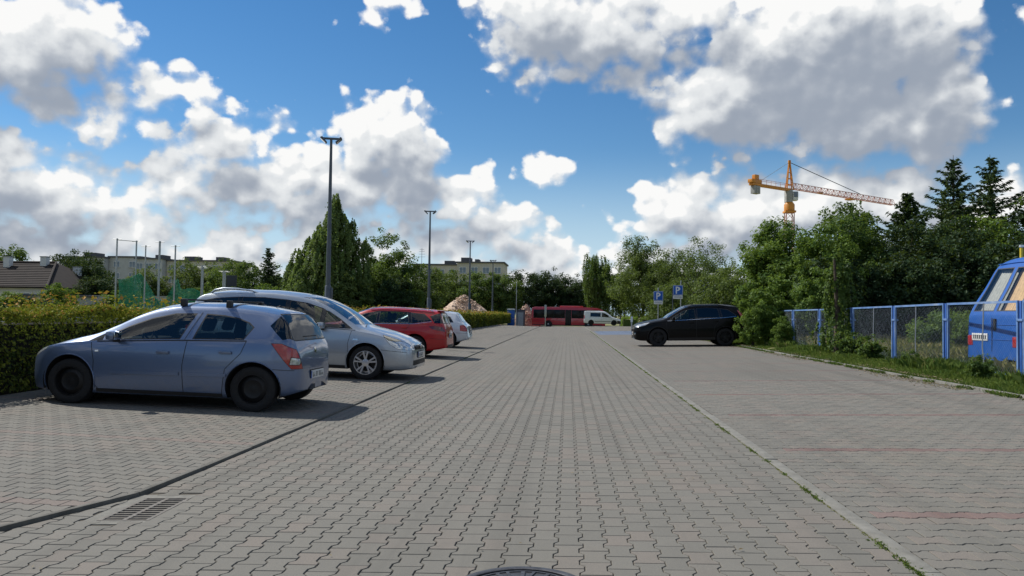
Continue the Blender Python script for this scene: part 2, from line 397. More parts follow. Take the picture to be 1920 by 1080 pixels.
MT = dict(
    paver=paver_mat('grey_concrete_paver', (0.158, 0.152, 0.134), (0.186, 0.177, 0.155), warm=(0.194, 0.158, 0.136)),
    paver_red=paver_mat('faded_red_paver', (0.158, 0.108, 0.098), (0.198, 0.150, 0.135), 0.6),
    paver_blue=paver_mat('blue_painted_paver', (0.115, 0.165, 0.255), (0.14, 0.18, 0.255), 0.8),
    paver_faint=paver_mat('faint_pinkish_paver', (0.180, 0.150, 0.132), (0.205, 0.172, 0.15), 0.5),
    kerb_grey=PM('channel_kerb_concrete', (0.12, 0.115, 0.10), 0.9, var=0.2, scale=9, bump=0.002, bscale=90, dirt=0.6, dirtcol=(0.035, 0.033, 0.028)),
    kerb=PM('kerb_concrete', (0.185, 0.18, 0.16), 0.9, var=0.2, scale=9, bump=0.002, bscale=90, dirt=0.6, dirtcol=(0.13, 0.12, 0.095)),
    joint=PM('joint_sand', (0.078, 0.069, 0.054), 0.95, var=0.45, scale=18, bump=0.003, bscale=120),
    grass_soil=PM('grassy_soil', (0.17, 0.17, 0.06), 0.95, var=0.4, scale=1.2, bump=0.03, bscale=14, dirt=0.6, dirtcol=(0.26, 0.21, 0.11)),
    asphalt=PM('asphalt', (0.06, 0.06, 0.06), 0.9, var=0.2, scale=4, bump=0.002, bscale=160),
    iron=PM('rusty_cast_iron', (0.045, 0.038, 0.034), 0.65, metal=0.6, var=0.35, scale=22, bump=0.001, bscale=150, dirt=0.6, dirtcol=(0.10, 0.05, 0.03)),
    iron_cover=PM('worn_cast_iron', (0.09, 0.092, 0.10), 0.5, metal=0.75, var=0.3, scale=25, bump=0.001, bscale=150, dirt=0.3, dirtcol=(0.12, 0.10, 0.08)),
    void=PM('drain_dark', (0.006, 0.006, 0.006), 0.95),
    rubber=PM('tyre_rubber', (0.010, 0.010, 0.011), 0.85, var=0.3, scale=20, bump=0.001, bscale=90, dirt=0.2, dirtcol=(0.035, 0.032, 0.028)),
    black=PM('black_plastic', (0.012, 0.012, 0.013), 0.55, var=0.2, scale=15),
    gloss_black=PM('gloss_black_trim', (0.006, 0.006, 0.007), 0.15, coat=.5),
    under=PM('underbody', (0.010, 0.010, 0.010), 0.9),
    trim=PM('cabin_trim', (0.035, 0.035, 0.038), 0.8, var=0.2, scale=20),
    trim_light=PM('cabin_fabric', (0.10, 0.10, 0.105), 0.9, var=0.2, scale=30),
    alloy=PM('alloy_wheel', (0.62, 0.63, 0.65), 0.3, metal=0.85, var=0.08, scale=20, dirt=0.25, dirtcol=(0.2, 0.17, 0.14)),
    steel=PM('dark_steel_wheel', (0.010, 0.010, 0.011), 0.5, metal=0.4),
    chrome=PM('chrome', (0.75, 0.76, 0.78), 0.12, metal=1.0, var=0.03),
    red_lens=PM('red_lens', (0.34, 0.006, 0.008), 0.2, var=0.25, scale=30, coat=1.0),
    dark_red_lens=PM('smoked_red_lens', (0.12, 0.008, 0.01), 0.12, var=0.25, scale=30, coat=1.0),
    clear_lens=PM('clear_lens', (0.55, 0.58, 0.60), 0.10, metal=0.5, var=0.35, scale=24, coat=1.0),
    amber_lens=PM('aged_amber_lens', (0.55, 0.45, 0.26), 0.2, metal=0.2, var=0.2, scale=24, coat=1.0),
    plate=PM('number_plate_white', (0.70, 0.70, 0.68), 0.4, var=0.06, dirt=0.3),
    plate_ink=PM('plate_ink', (0.02, 0.02, 0.025), 0.5),
    g_clear=glass('window_glass_clear', (0.50, 0.58, 0.57), 0.05),
    g_thin=glass('window_glass_thin', (0.88, 0.90, 0.88), 0.05),
    g_shield=glass('windscreen_glass', (0.5, 0.56, 0.55), 0.38),
    g_dark=glass('window_glass_privacy', (0.05, 0.055, 0.06), 0.06),
    p_blue=paint('metallic_slate_blue_paint', (0.122, 0.172, 0.290), metal=0.5, rough=0.34),
    p_silver=paint('metallic_silver_blue_paint', (0.40, 0.44, 0.49), metal=0.6, rough=0.32, dust=0.2),
    p_red=paint('bright_red_paint', (0.42, 0.006, 0.010), rough=0.35, dust=0.05, coat=.7, spec=.35),
    p_white=paint('pale_silver_paint', (0.55, 0.59, 0.64), metal=0.35, rough=0.33, dust=0.15),
    p_black=paint('black_paint', (0.0015, 0.0017, 0.0024), rough=0.35, dust=0.008, coat=.15, spec=.12),
    p_vanwhite=paint('white_van_paint', (0.78, 0.79, 0.80), rough=0.4, dust=0.1),
    p_vanblue=paint('weathered_blue_paint', (0.006, 0.085, 0.35), rough=0.5, coat=0.2, dust=0.22, spec=.3),
    p_bus=paint('bus_red_paint', (0.50, 0.012, 0.026), rough=0.35, dust=0.1),
)
# ------------------------------------------------------------------ ground, paving, kerbs
def kerb_x(Y): return -3.106 - (0.30 * (5.6 - Y) ** 1.15 if Y < 5.6 else 0.0) * (1 if Y > 3 else 1)
XR = 1.76
def ss(t): t = min(max(t, 0), 1); return t * t * (3 - 2 * t)
def gz(X, Y):
    if X > 6.66: z = 0.15 + 0.11 * ss((X - 6.66) / 1.3)
    elif X < -7.9: z = 0.03
    else: z = zg(X) - 0.07
    if Y > 84: t = ss((Y - 84) / 16); z = z * (1 - t) - 0.46 * t
    return z
gx = [-3000, -600, -200, -100, -60, -30, -15, -8.6, -7.95, -7.85, -3.2, -3.1, 0, 3, 6.6, 6.66, 7.0, 7.4, 8.0, 9, 12, 16, 22, 30, 60, 120, 300, 1000, 3000]
gy = [-600, -60, -6, 4, 10, 16, 22, 28, 34, 40, 50, 60, 70, 80, 84, 86, 88, 90, 92, 94, 96, 98, 100, 104, 118, 140, 180, 260, 600, 4000]
V = [(x, y, gz(x, y)) for y in gy for x in gx]; n = len(gx)
F = [(j * n + i, j * n + i + 1, (j + 1) * n + i + 1, (j + 1) * n + i) for j in range(len(gy) - 1) for i in range(n - 1)]
o = put('ground', fast_mesh('ground', V, F, smooth=True), MT['grass_soil']); tag(o, kind='structure')

# cross road where the bus stands
V = [(x, y, -0.452) for y in (100.5, 117) for x in (-400, 400)]
tag(put('road', fast_mesh('road', V, [(0, 1, 3, 2)]), MT['asphalt']), kind='structure')

def screen(X, Y, Z):
    d = Vector((X, Y, Z - CAM_H)); w_ = d.dot(_f)
    return (960 + 1442 * d.dot(_rr) / w_, 540 - 1442 * d.dot(_uu) / w_, w_) if w_ > .1 else (-9e9, 0, w_)

G_ = .0025; HL, HW, HN = .1 - G_, .0825 - G_, .0575 - G_
OUT = [(-HL, -HW), (-.065 - G_ * .4, -HW), (-.035 - G_ * .4, -HN), (.035 + G_ * .4, -HN), (.065 + G_ * .4, -HW), (HL, -HW), (HL, HW), (.065 + G_ * .4, HW), (.035 + G_ * .4, HN), (-.035 - G_ * .4, HN), (-.065 - G_ * .4, HW), (-HL, HW)]
CH = .0032
INN = [(a - math.copysign(CH, a) * (1 if abs(a) > .09 else .0), b - math.copysign(CH, b)) for a, b in OUT]
OUTA, INNA = np.array(OUT), np.array(INN)

def mesh_multi(name, V, faces, tints):
    me = bpy.data.meshes.new(name); V = np.asarray(V, np.float32)
    me.vertices.add(len(V)); me.vertices.foreach_set('co', V.ravel())
    loops = np.concatenate([f.ravel() for f in faces]).astype(np.int32); tot = np.concatenate([np.full(len(f), f.shape[1], np.int32) for f in faces])
    me.loops.add(len(loops)); me.loops.foreach_set('vertex_index', loops)
    me.polygons.add(len(tot)); me.polygons.foreach_set('loop_start', np.concatenate([[0], np.cumsum(tot)[:-1]]).astype(np.int32)); me.polygons.foreach_set('loop_total', tot)
    a = me.attributes.new('tint', 'FLOAT', 'FACE'); a.data.foreach_set('value', np.concatenate(tints).astype(np.float32))
    me.polygons.foreach_set('use_smooth', np.zeros(len(tot), bool)); me.update(calc_edges=True); me.validate(); return me

def paver_single(turn, tint):
    P, Q = (OUTA, INNA) if not turn else (OUTA[:, ::-1] * [1, -1], INNA[:, ::-1] * [1, -1])
    P, Q = (P[:, ::-1] * [-1, 1], Q[:, ::-1] * [-1, 1]) if not turn else (P[:, ::-1] * [1, -1], Q[:, ::-1] * [1, -1])
    V = np.vstack([np.c_[Q, np.zeros(12)], np.c_[P, np.full(12, -.005)]])
    top = np.arange(12)[None]; side = np.array([[(i + 1) % 12, i, 12 + i, 12 + (i + 1) % 12] for i in range(12)])
    me = mesh_multi('paver', V, [top, side], [np.full(1, tint), np.full(12, tint)])
    bm = bmesh.new(); bm.from_mesh(me); bmesh.ops.recalc_face_normals(bm, faces=bm.faces[:])
    if max(bm.faces, key=lambda f: f.calc_area()).normal.z < 0: bmesh.ops.reverse_faces(bm, faces=bm.faces[:])
    bm.to_mesh(me); bm.free(); return me

def pave(name, cells, turn, lo, hi, lift, nobj=300, red=None, blue=None, skip=None, redm='paver_red'):
    """cells: (X, Y) centres. The ones showing largest become objects, the rest one mesh that keeps every edge."""
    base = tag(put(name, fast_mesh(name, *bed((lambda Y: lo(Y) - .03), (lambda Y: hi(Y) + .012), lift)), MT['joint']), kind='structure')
    cells = [c for c in cells if not (skip and skip(*c))]
    def kind(c): return 2 if (blue and blue(*c)) else 1 if (red and red(*c)) else 0
    cand = []
    for i, (X, Y) in enumerate(cells):
        if Y < 16:
            sx, sy, w_ = screen(X, Y, 0)
            full = lo(Y) + .1 < X < hi(Y) - .101
            if -30 < sx < 1950 and sy < 1100 and full: cand.append((w_, i))
    cand.sort(); chosen = {i for _, i in cand[:nobj]}
    variants = {k: [paver_single(turn, t) for t in (.05, .25, .45, .6, .8, 1.0)] for k in (0, 1)}
    for k, ms in variants.items():
        for m in ms: m.materials.append(MT[redm if k else 'paver'])
    for i in sorted(chosen):
        X, Y = cells[i]; k = min(kind(cells[i]), 1); me = random.choice(variants[k])
        o = bpy.data.objects.new('paver', me); C.objects.link(o); o.parent = base
        sl_ = (zg(X + .05) - zg(X - .05)) / .1
        o.location = (X, Y, zg(X, Y) + lift + random.uniform(-.0012, .0012)); o.rotation_euler = (random.uniform(-.006, .006), -math.atan(sl_) + random.uniform(-.006, .006), 0)
    rest = [c for i, c in enumerate(cells) if i not in chosen]
    for k, (nm, mt) in enumerate((('grey_pavers', 'paver'), ('red_stripe_pavers', redm), ('blue_pavers', 'paver_blue'))):
        cs = np.array([c for c in rest if kind(c) == k]).reshape(-1, 2)
        if not len(cs): continue
        sh = (lambda A: A) if turn else (lambda A: A[:, ::-1] * [-1, 1])
        Pn, Qn = sh(OUTA), sh(INNA)
        near = cs[cs[:, 1] < 15]; far = cs[cs[:, 1] >= 15]
        V = []; F12 = []; F4 = []; T12 = []; T4 = []; off = 0
        def zz(XY): return np.array([zg(a, b) for a, b in XY]) + lift
        def clampx(XY):
            XY = XY.copy(); l = np.array([lo(b) for b in XY[:, 1]]); h = np.array([hi(b) for b in XY[:, 1]]); XY[:, 0] = np.clip(XY[:, 0], l, h); return XY
        if len(near):
            m = len(near); tin = rng.random(m)
            top = clampx((near[:, None, :] + Qn[None]).reshape(-1, 2)); low = clampx((near[:, None, :] + Pn[None]).reshape(-1, 2))
            jit = np.repeat(rng.uniform(-.0012, .0012, m), 12)
            V += [np.c_[top, zz(top) + jit], np.c_[low, zz(low) - .005]]
            b12 = np.arange(m)[:, None] * 12; F12.append(b12 + np.arange(12)[None]); T12.append(tin)
            q = np.array([[(i + 1) % 12, i, 12 * m + i, 12 * m + (i + 1) % 12] for i in range(12)])
            F4.append((b12[:, :, None] + q[None]).reshape(-1, 4)); T4.append(np.repeat(tin, 12)); off = 24 * m
        if len(far):
            m = len(far); top = clampx((far[:, None, :] + Pn[None] * .985).reshape(-1, 2)); V.append(np.c_[top, zz(top)])
            F12.append(off + np.arange(m)[:, None] * 12 + np.arange(12)[None]); T12.append(rng.random(m))
        fl = [np.vstack(F12)] + ([np.vstack(F4)] if F4 else []); tl = [np.concatenate(T12)] + ([np.concatenate(T4)] if T4 else [])
        me = mesh_multi(nm, np.vstack(V), fl, tl)
        # faces looking up
        nz = np.empty(len(me.polygons) * 3, np.float32); me.polygons.foreach_get('normal', nz)
        if nz.reshape(-1, 3)[:, 2].mean() < 0: me.flip_normals()
        o = put(nm, me, MT[mt], base); tag(o, kind='stuff')
    return base

def bed(lo, hi, lift):
    ys = list(np.arange(-5, 12, .5)) + list(np.arange(12, 90.1, 3)); V = []; F = []; K = 49
    for y in ys:
        for i in range(K):
            x = lo(y) + (hi(y) - lo(y)) * i / (K - 1); V.append((x, y, zg(x, y) + lift - .0075))
    for j in range(len(ys) - 1):
        for i in range(K - 1): F.append((j * K + i, j * K + i + 1, (j + 1) * K + i + 1, (j + 1) * K + i))
    return V, F

YEND = 88.0
STRIPE0 = 5.054
GRX, GRY = (-3.05, -2.68), (4.79, 5.47)
lane_cells = [(-4.6 + .14 * i, -3 + .2 * j + (.1 if i % 2 else 0)) for i in range(46) for j in range(int((YEND + 3) / .2))]
lane_cells = [c for c in lane_cells if kerb_x(c[1]) - .06 < c[0] < XR + .06]
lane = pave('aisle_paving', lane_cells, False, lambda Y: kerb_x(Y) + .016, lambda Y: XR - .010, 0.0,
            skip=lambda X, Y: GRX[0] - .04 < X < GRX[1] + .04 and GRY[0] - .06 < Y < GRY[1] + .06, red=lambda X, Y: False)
bay_cells = lambda x0, x1: [(x0 + .2 * i + (.1 if j % 2 else 0), -3 + .14 * j) for i in range(int((x1 - x0) / .2) + 2) for j in range(int((YEND + 3) / .14))]
def stripe(X, Y): k = round((Y - STRIPE0) / 2.5); return 0 <= k < 30 and abs(Y - STRIPE0 - 2.5 * k) < .07
pave('right_bay_paving', [c for c in bay_cells(1.86, 6.62) if c[0] < 6.70], True, lambda Y: XR + .104, lambda Y: 6.635, 0.004, red=lambda X, Y: stripe(X, Y) and X > 2.0,
     blue=lambda X, Y: 49.3 < Y < 60 and 2.05 < X < 5.6 and not stripe(X, Y))
LIFT = .020
pave('left_bay_paving', [c for c in bay_cells(-7.95, -3.1) if c[0] < kerb_x(c[1]) + .02], True, lambda Y: -7.93, lambda Y: kerb_x(Y) - .054, LIFT, red=lambda X, Y: stripe(X, Y - .1), redm='paver_faint')

def kerb_run(name, xf, w_, top, depth, y0, y1, seg, mt=None):
    root = tag(put(name, fast_mesh(name, [(xf(y0) + w_ * .2, y0, zg(xf(y0), y0) - .05), (xf(y0) + w_ * .8, y0, zg(xf(y0), y0) - .05), (xf(y1) + w_ * .8, y1, zg(xf(y1), y1) - .05), (xf(y1) + w_ * .2, y1, zg(xf(y1), y1) - .05)], [(0, 1, 2, 3)]), MT['joint']), kind='structure')
    y = y0
    while y < y1:
        s = seg if y < 40 else seg * 4
        e = min(y + s, y1) - .008; b = MB(); j = random.uniform(-.004, .004); t = random.uniform(-.004, .004)
        xa, xb = xf(y), xf(e); za, zb_ = zg(xa, y) + top + t, zg(xb, e) + top + t
        V = [(xa + j, y, za - depth), (xa + w_ + j, y, za - depth), (xb + w_ + j, e, zb_ - depth), (xb + j, e, zb_ - depth), (xa + j, y, za), (xa + w_ + j, y, za), (xb + w_ + j, e, zb_), (xb + j, e, zb_)]
        b.add(V, [(0, 3, 2, 1), (4, 5, 6, 7), (0, 1, 5, 4), (1, 2, 6, 5), (2, 3, 7, 6), (3, 0, 4, 7)])
        b.build('kerb_stone', mt or MT['kerb'], root, bevel=.006)
        y += s
    return root
kerb_run('kerb_flush', lambda Y: XR, .10, .008, .06, -2, YEND, 1.0)
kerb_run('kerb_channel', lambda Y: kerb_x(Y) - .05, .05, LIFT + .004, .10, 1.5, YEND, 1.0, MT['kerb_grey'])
kerb_run('kerb_verge', lambda Y: 6.645 + .03 * math.sin(Y * .7), .085, .050, .15, 4, 60, 1.0)

# drain grate in the channel
gr = thing('drain_grate', 'rusty slotted drain grate set in the pavers beside the kerb', 'drain grate', (-2.865, 5.13, zg(-2.865) + .001), (0, -math.atan(.0238), R(2)))
gl_, gw = .62, .34
b = MB(); b.box(-gw / 2, -gw / 2 + .026, -gl_ / 2, gl_ / 2, -.03, 0); b.box(gw / 2 - .026, gw / 2, -gl_ / 2, gl_ / 2, -.03, 0); b.box(-.014, .014, -gl_ / 2 + .02, gl_ / 2 - .02, -.03, -.001)
b.box(-gw / 2 + .026, gw / 2 - .026, -gl_ / 2, -gl_ / 2 + .02, -.03, -.0005); b.box(-gw / 2 + .026, gw / 2 - .026, gl_ / 2 - .02, gl_ / 2, -.03, -.0005)
MT['surround'] = PM('grate_surround', (0.165, 0.16, 0.14), 0.9, var=0.25, scale=8, dirt=0.5, dirtcol=(0.10, 0.095, 0.08))
MT['iron_dusty'] = PM('dusty_iron', (0.14, 0.13, 0.115), 0.8, metal=0.1, var=0.3, scale=20, dirt=0.5, dirtcol=(0.10, 0.06, 0.045))
b.build('frame', MT['iron_dusty'], gr)
for sx in (-1, 1):
    for k in range(10):
        y = -gl_ / 2 + .02 + (gl_ - .04) * (k + .86) / 10.6
        MB().box(*( (.014, gw / 2 - .026) if sx > 0 else (-gw / 2 + .026, -.014)), y - .0075, y + .0075, -.025, -.0015).build('bar', MT['iron_dusty'], gr)
MB().box(-gw / 2, gw / 2, -gl_ / 2, gl_ / 2, -.060, -.045).build('shaft_dark_sheet', MT['void'], gr)  # shallow black sheet, the dark of the shaft put into its colour
b = MB(); e = .09
b.box(-gw / 2 - e, gw / 2 + .06, -gl_ / 2 - .08, -gl_ / 2 - .003, -.05, -.002); b.box(-gw / 2 - e, gw / 2 + .06, gl_ / 2 + .003, gl_ / 2 + .09, -.05, -.002)
b.box(-gw / 2 - e, -gw / 2 - .003, -gl_ / 2 - .003, gl_ / 2 + .003, -.05, -.003); b.box(gw / 2 + .003, gw / 2 + .06, -gl_ / 2 - .003, gl_ / 2 + .003, -.05, -.003)
b.build('concrete_surround', MT['surround'], gr)

# manhole cover at the photographer's feet
mh = thing('manhole_cover', 'round dark iron manhole cover with raised ribs in the aisle', 'manhole cover', (-.21, 3.66, zg(-.21) + .002), (0, -math.atan(.0238), 0))
MB().lathe([(.001, .002), (.285, .002), (.285, -.01)], 48, 'z').build('lid', MT['iron_cover'], mh)
MB().lathe([(.292, -.02), (.292, .008), (.300, .011), (.325, .011), (.335, .007), (.335, -.02)], 56, 'z').build('rim', MT['iron_cover'], mh, 35)
MB().lathe([(.262, .001), (.262, .007), (.272, .007), (.272, .001)], 48, 'z').build('inner_ring', MT['iron_cover'], mh)
for k in range(12):
    a = k * math.pi / 6; Mx = Matrix.Rotation(a, 4, 'Z')
    MB().box(.08, .255, -.010, .010, .001, .008, Mx).build('rib', MT['iron_cover'], mh)
    MB().box(.16, .25, -.008, .008, .001, .0075, Matrix.Rotation(a + math.pi / 12, 4, 'Z') @ Matrix.Translation((0, .02, 0)) @ Matrix.Rotation(.5, 4, 'Z')).build('rib', MT['iron_cover'], mh)
# ------------------------------------------------------------------ vegetation
LM = dict(
    fresh=leaf_mat('fresh_green_leaves', (0.064, 0.128, 0.020), (0.140, 0.222, 0.034)),
    mid=leaf_mat('mid_green_leaves', (0.042, 0.092, 0.019), (0.102, 0.165, 0.033)),
    dark=leaf_mat('dark_green_leaves', (0.013, 0.033, 0.013), (0.030, 0.062, 0.020), trans=.2),
    olive=leaf_mat('olive_leaves', (0.060, 0.098, 0.024), (0.128, 0.173, 0.045)),
    poplar=leaf_mat('poplar_leaves', (0.092, 0.160, 0.036), (0.185, 0.255, 0.075), gloss=.025, trans=.5),
    pale=leaf_mat('pale_leaves', (0.060, 0.100, 0.028), (0.120, 0.165, 0.050)),
    spruce=leaf_mat('spruce_needles', (0.022, 0.048, 0.024), (0.050, 0.088, 0.042), trans=.22),
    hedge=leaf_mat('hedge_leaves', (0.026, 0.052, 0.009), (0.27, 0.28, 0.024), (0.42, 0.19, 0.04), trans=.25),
    lime=leaf_mat('lime_hedge_leaves', (0.13, 0.24, 0.02), (0.22, 0.34, 0.035)),
    grass=leaf_mat('grass_blades', (0.060, 0.120, 0.020), (0.170, 0.225, 0.050), (0.38, 0.32, 0.15), trans=.3),
    dry=leaf_mat('dry_grass_blades', (0.150, 0.185, 0.050), (0.34, 0.30, 0.12), (0.42, 0.34, 0.17), trans=.3),
    litter=leaf_mat('dry_litter', (0.17, 0.135, 0.08), (0.26, 0.215, 0.14), (0.09, 0.10, 0.03), trans=.1))
BARK = PM('bark', (0.075, 0.058, 0.042), 0.95, var=0.4, scale=9, bump=0.02, bscale=22)
BARK_B = PM('birch_bark', (0.42, 0.40, 0.36), 0.8, var=0.4, scale=5, dirt=0.6, dirtcol=(0.05, 0.045, 0.04))

def unit(A): return A / np.maximum(np.linalg.norm(A, axis=1, keepdims=True), 1e-9)
def rdir(n): return unit(rng.normal(size=(n, 3)))
def quads(P, Nn, size, aspect=.62, along=None):
    """Leaf-shaped quads at P facing Nn."""
    n = len(P); Nn = unit(Nn); t = rdir(n) if along is None else along
    t = unit(t - Nn * (t * Nn).sum(1, keepdims=True)); b = np.cross(Nn, t)
    s = (np.asarray(size) * np.ones(n))[:, None]; w_ = s * aspect * .5
    fold = Nn * s * .10
    V = np.stack([P - t * s * .5, P - b * w_ + fold, P + t * s * .5, P + b * w_ + fold], 1).reshape(-1, 3)
    return V, np.arange(4 * n).reshape(-1, 4)

def crown_mesh(name, parts, mat_):
    V = np.vstack([p[0] for p in parts]); F = []; o = 0
    for p in parts: F.append(p[1] + o); o += len(p[0])
    me = fast_mesh(name, V, np.vstack(F), np.concatenate([p[2] for p in parts])); me.materials.append(mat_); return me

def clumps(cen, rad, per, leaf, core, flat=.8, up=.45):
    """Leaves gathered round clump centres; core: a point per clump that the leaves face away from."""
    n = len(cen); k = per; c = np.repeat(cen, k, 0); r = np.repeat(rad, k)
    d = rdir(n * k); rr_ = rng.random(n * k) ** .42
    P = c + d * (r * rr_)[:, None] * [1, 1, flat]
    Nn = d * .55 + [0, 0, up] + rdir(n * k) * .75 + unit(c - np.repeat(core, k, 0)) * .25
    t = np.clip(np.repeat(rng.normal(.45, .32, n), k) + rng.normal(0, .2, n * k), 0, 1)
    V, F = quads(P, Nn, leaf * rng.choice([.6, .85, 1.05, 1.45], n * k)); return V, F, t

def lumpy(d, seed, amp):
    """Smooth bumps over the directions d, for an uneven outline."""
    g = np.random.default_rng(seed); s = np.zeros(len(d))
    for i in range(9):
        f = g.normal(size=3) * g.uniform(1.2, 4.2); s += np.sin(d @ f + g.uniform(0, 6.28)) / 9 ** .5
    return 1 + amp * s

def trunk_mesh(h, r0, targets=(), bend=.2, n=7, sticks=()):
    b = MB(); g = random.Random(int(h * 100 + r0 * 1000)); pts = []; bx, by = g.uniform(-bend, bend), g.uniform(-bend, bend)
    for i in range(n): t = i / (n - 1); pts.append((bx * t * t + .04 * g.uniform(-1, 1) * t, by * t * t + .04 * g.uniform(-1, 1) * t, h * t))
    b.tube(pts, [r0 * (1.25 if i == 0 else 1) * (1 - .82 * i / (n - 1)) for i in range(n)], 8)
    for q in targets:
        z0 = max(.15 * h, min(q[2] * g.uniform(.45, .75), h * .95)); t = z0 / h; s = Vector((bx * t * t, by * t * t, z0)); e = Vector(q); m = s.lerp(e, .5) + Vector((0, 0, .12 * (e - s).length))
        rr_ = r0 * (1 - .8 * t) * .5; b.tube([s, m, e], [rr_, rr_ * .6, .012], 6, False)
    return b.mesh('trunk', 50)

def tree(name, label, cat, loc, trunk, crown, bark=BARK, rz=0.0, group=None, sc=(1, 1, 1), crown_name='crown'):
    t = thing(name, label, cat, loc, (0, 0, rz), group); t.scale = sc
    if trunk is not None: put('trunk', trunk, bark, t)
    put(crown_name, crown, None, t); return t

def broad(h, rx, base, mat_, nc=120, per=190, leaf=.16, seed=1, egg=.45, amp=.22, fill=.42, crad=.30):
    """Spreading tree: crown from height base to h, half width rx, fullest at the share egg of its height."""
    d = rdir(nc * 2); d = d[d[:, 2] > -.92][:nc]; H2 = (h - base)
    u = rng.random(len(d)) ** fill * lumpy(d, seed, amp)
    cz = base + H2 * egg; cen = np.c_[d[:, 0] * rx * u, d[:, 1] * rx * u, cz + np.where(d[:, 2] > 0, d[:, 2] * (h - cz), d[:, 2] * (cz - base)) * np.minimum(u, 1.08)]
    rad = rng.uniform(.6, 1.15, len(cen)) * rx * crad; rad = np.minimum(rad, 1.1)
    core = np.tile([0, 0, cz - .1 * H2], (len(cen), 1))
    # a few loose twigs standing out of the outline
    k = len(cen) // 5; d2 = rdir(k); d2[:, 2] = np.abs(d2[:, 2]); c2 = np.c_[d2[:, 0] * rx, d2[:, 1] * rx, cz + d2[:, 2] * (h - cz)] * 1.0
    c2[:, :2] *= lumpy(d2, seed, amp)[:, None] * 1.07; c2[:, 2] = cz + (c2[:, 2] - cz) * 1.08
    parts = [clumps(cen, rad, per, leaf, core), clumps(c2, np.full(k, rx * .12 + .06), per // 4, leaf, np.tile([0, 0, cz], (k, 1)))]
    ti = rng.choice(len(cen), 10, False)
    return trunk_mesh(cz + (h - cz) * .35, .035 * h * .6 + .03, [tuple(cen[i]) for i in ti]), crown_mesh('crown', parts, mat_)

def shrub(h, rx, mat_, nc=60, per=150, leaf=.12, seed=1):
    return broad(h, rx, .05, mat_, nc, per, leaf, seed, egg=.42, amp=.2, fill=.5, crad=.32)

def poplar_core(h, rx, shoots, per, leaf):
    a = rng.uniform(0, 6.283, shoots); t = rng.random(shoots) ** 1.1; z0 = .02 * h + t * .84 * h
    env = lambda z: rx * np.clip(1.10 - (z / h) ** 1.05, 0, 1) ** .9 * 1.12 * np.clip((z / h + .22) * 2.6, .45, 1)
    rr_ = env(z0) * (.42 + .72 * rng.random(shoots) ** .6) * (1 + .18 * np.sin(a * 2 + z0 * 1.3) + .16 * np.sin(a * 5 - z0 * 2.1 + 1) + .12 * np.sin(z0 * 3.3))
    ln = rng.uniform(.08, .25, shoots) * h * (1 - .30 * t); lean = rng.uniform(.05, .30, shoots)
    s = np.repeat(np.arange(shoots), per); q = rng.random(len(s)) ** .8
    Z = z0[s] + q * ln[s]; frac = rr_ / np.maximum(env(z0), 1e-3); R_ = env(np.minimum(Z, h)) * frac[s] + lean[s] * q * ln[s] * .12
    wid = .10 * rx * (1 - q) ** .7 + .025; P = np.c_[np.cos(a[s]) * R_, np.sin(a[s]) * R_, Z * (1 + .0 * Z)] + rng.normal(size=(len(s), 3)) * wid[:, None] * .55
    Nn = np.c_[np.cos(a[s]), np.sin(a[s]), np.full(len(s), .35)] + rdir(len(s)) * .8
    V, F = quads(P, Nn, leaf * rng.uniform(.7, 1.25, len(s)), .7); tt = np.clip(np.repeat(rng.normal(.45, .18, shoots), per) + rng.normal(0, .18, len(s)), 0, 1)
    return V, F, tt

def poplar(h, rx, mat_, shoots=420, per=75, leaf=.13, leaders=()):
    """Upright tree of steep shoots; leaders: (x, y, share of height, share of width) of further stems in the crown."""
    parts = [poplar_core(h, rx * (.62 if leaders else 1), int(shoots * (.4 if leaders else 1)), per, leaf)]; tg = []
    for (x, y, hs, ws) in leaders:
        V, F, t = poplar_core(h * hs, rx * ws, int(shoots * .6 / len(leaders)), per, leaf); parts.append((V + np.array([x, y, 0]), F, t)); tg.append((x, y, h * hs * .8))
    return trunk_mesh(h * .85, .16, tg), crown_mesh('crown', parts, mat_)

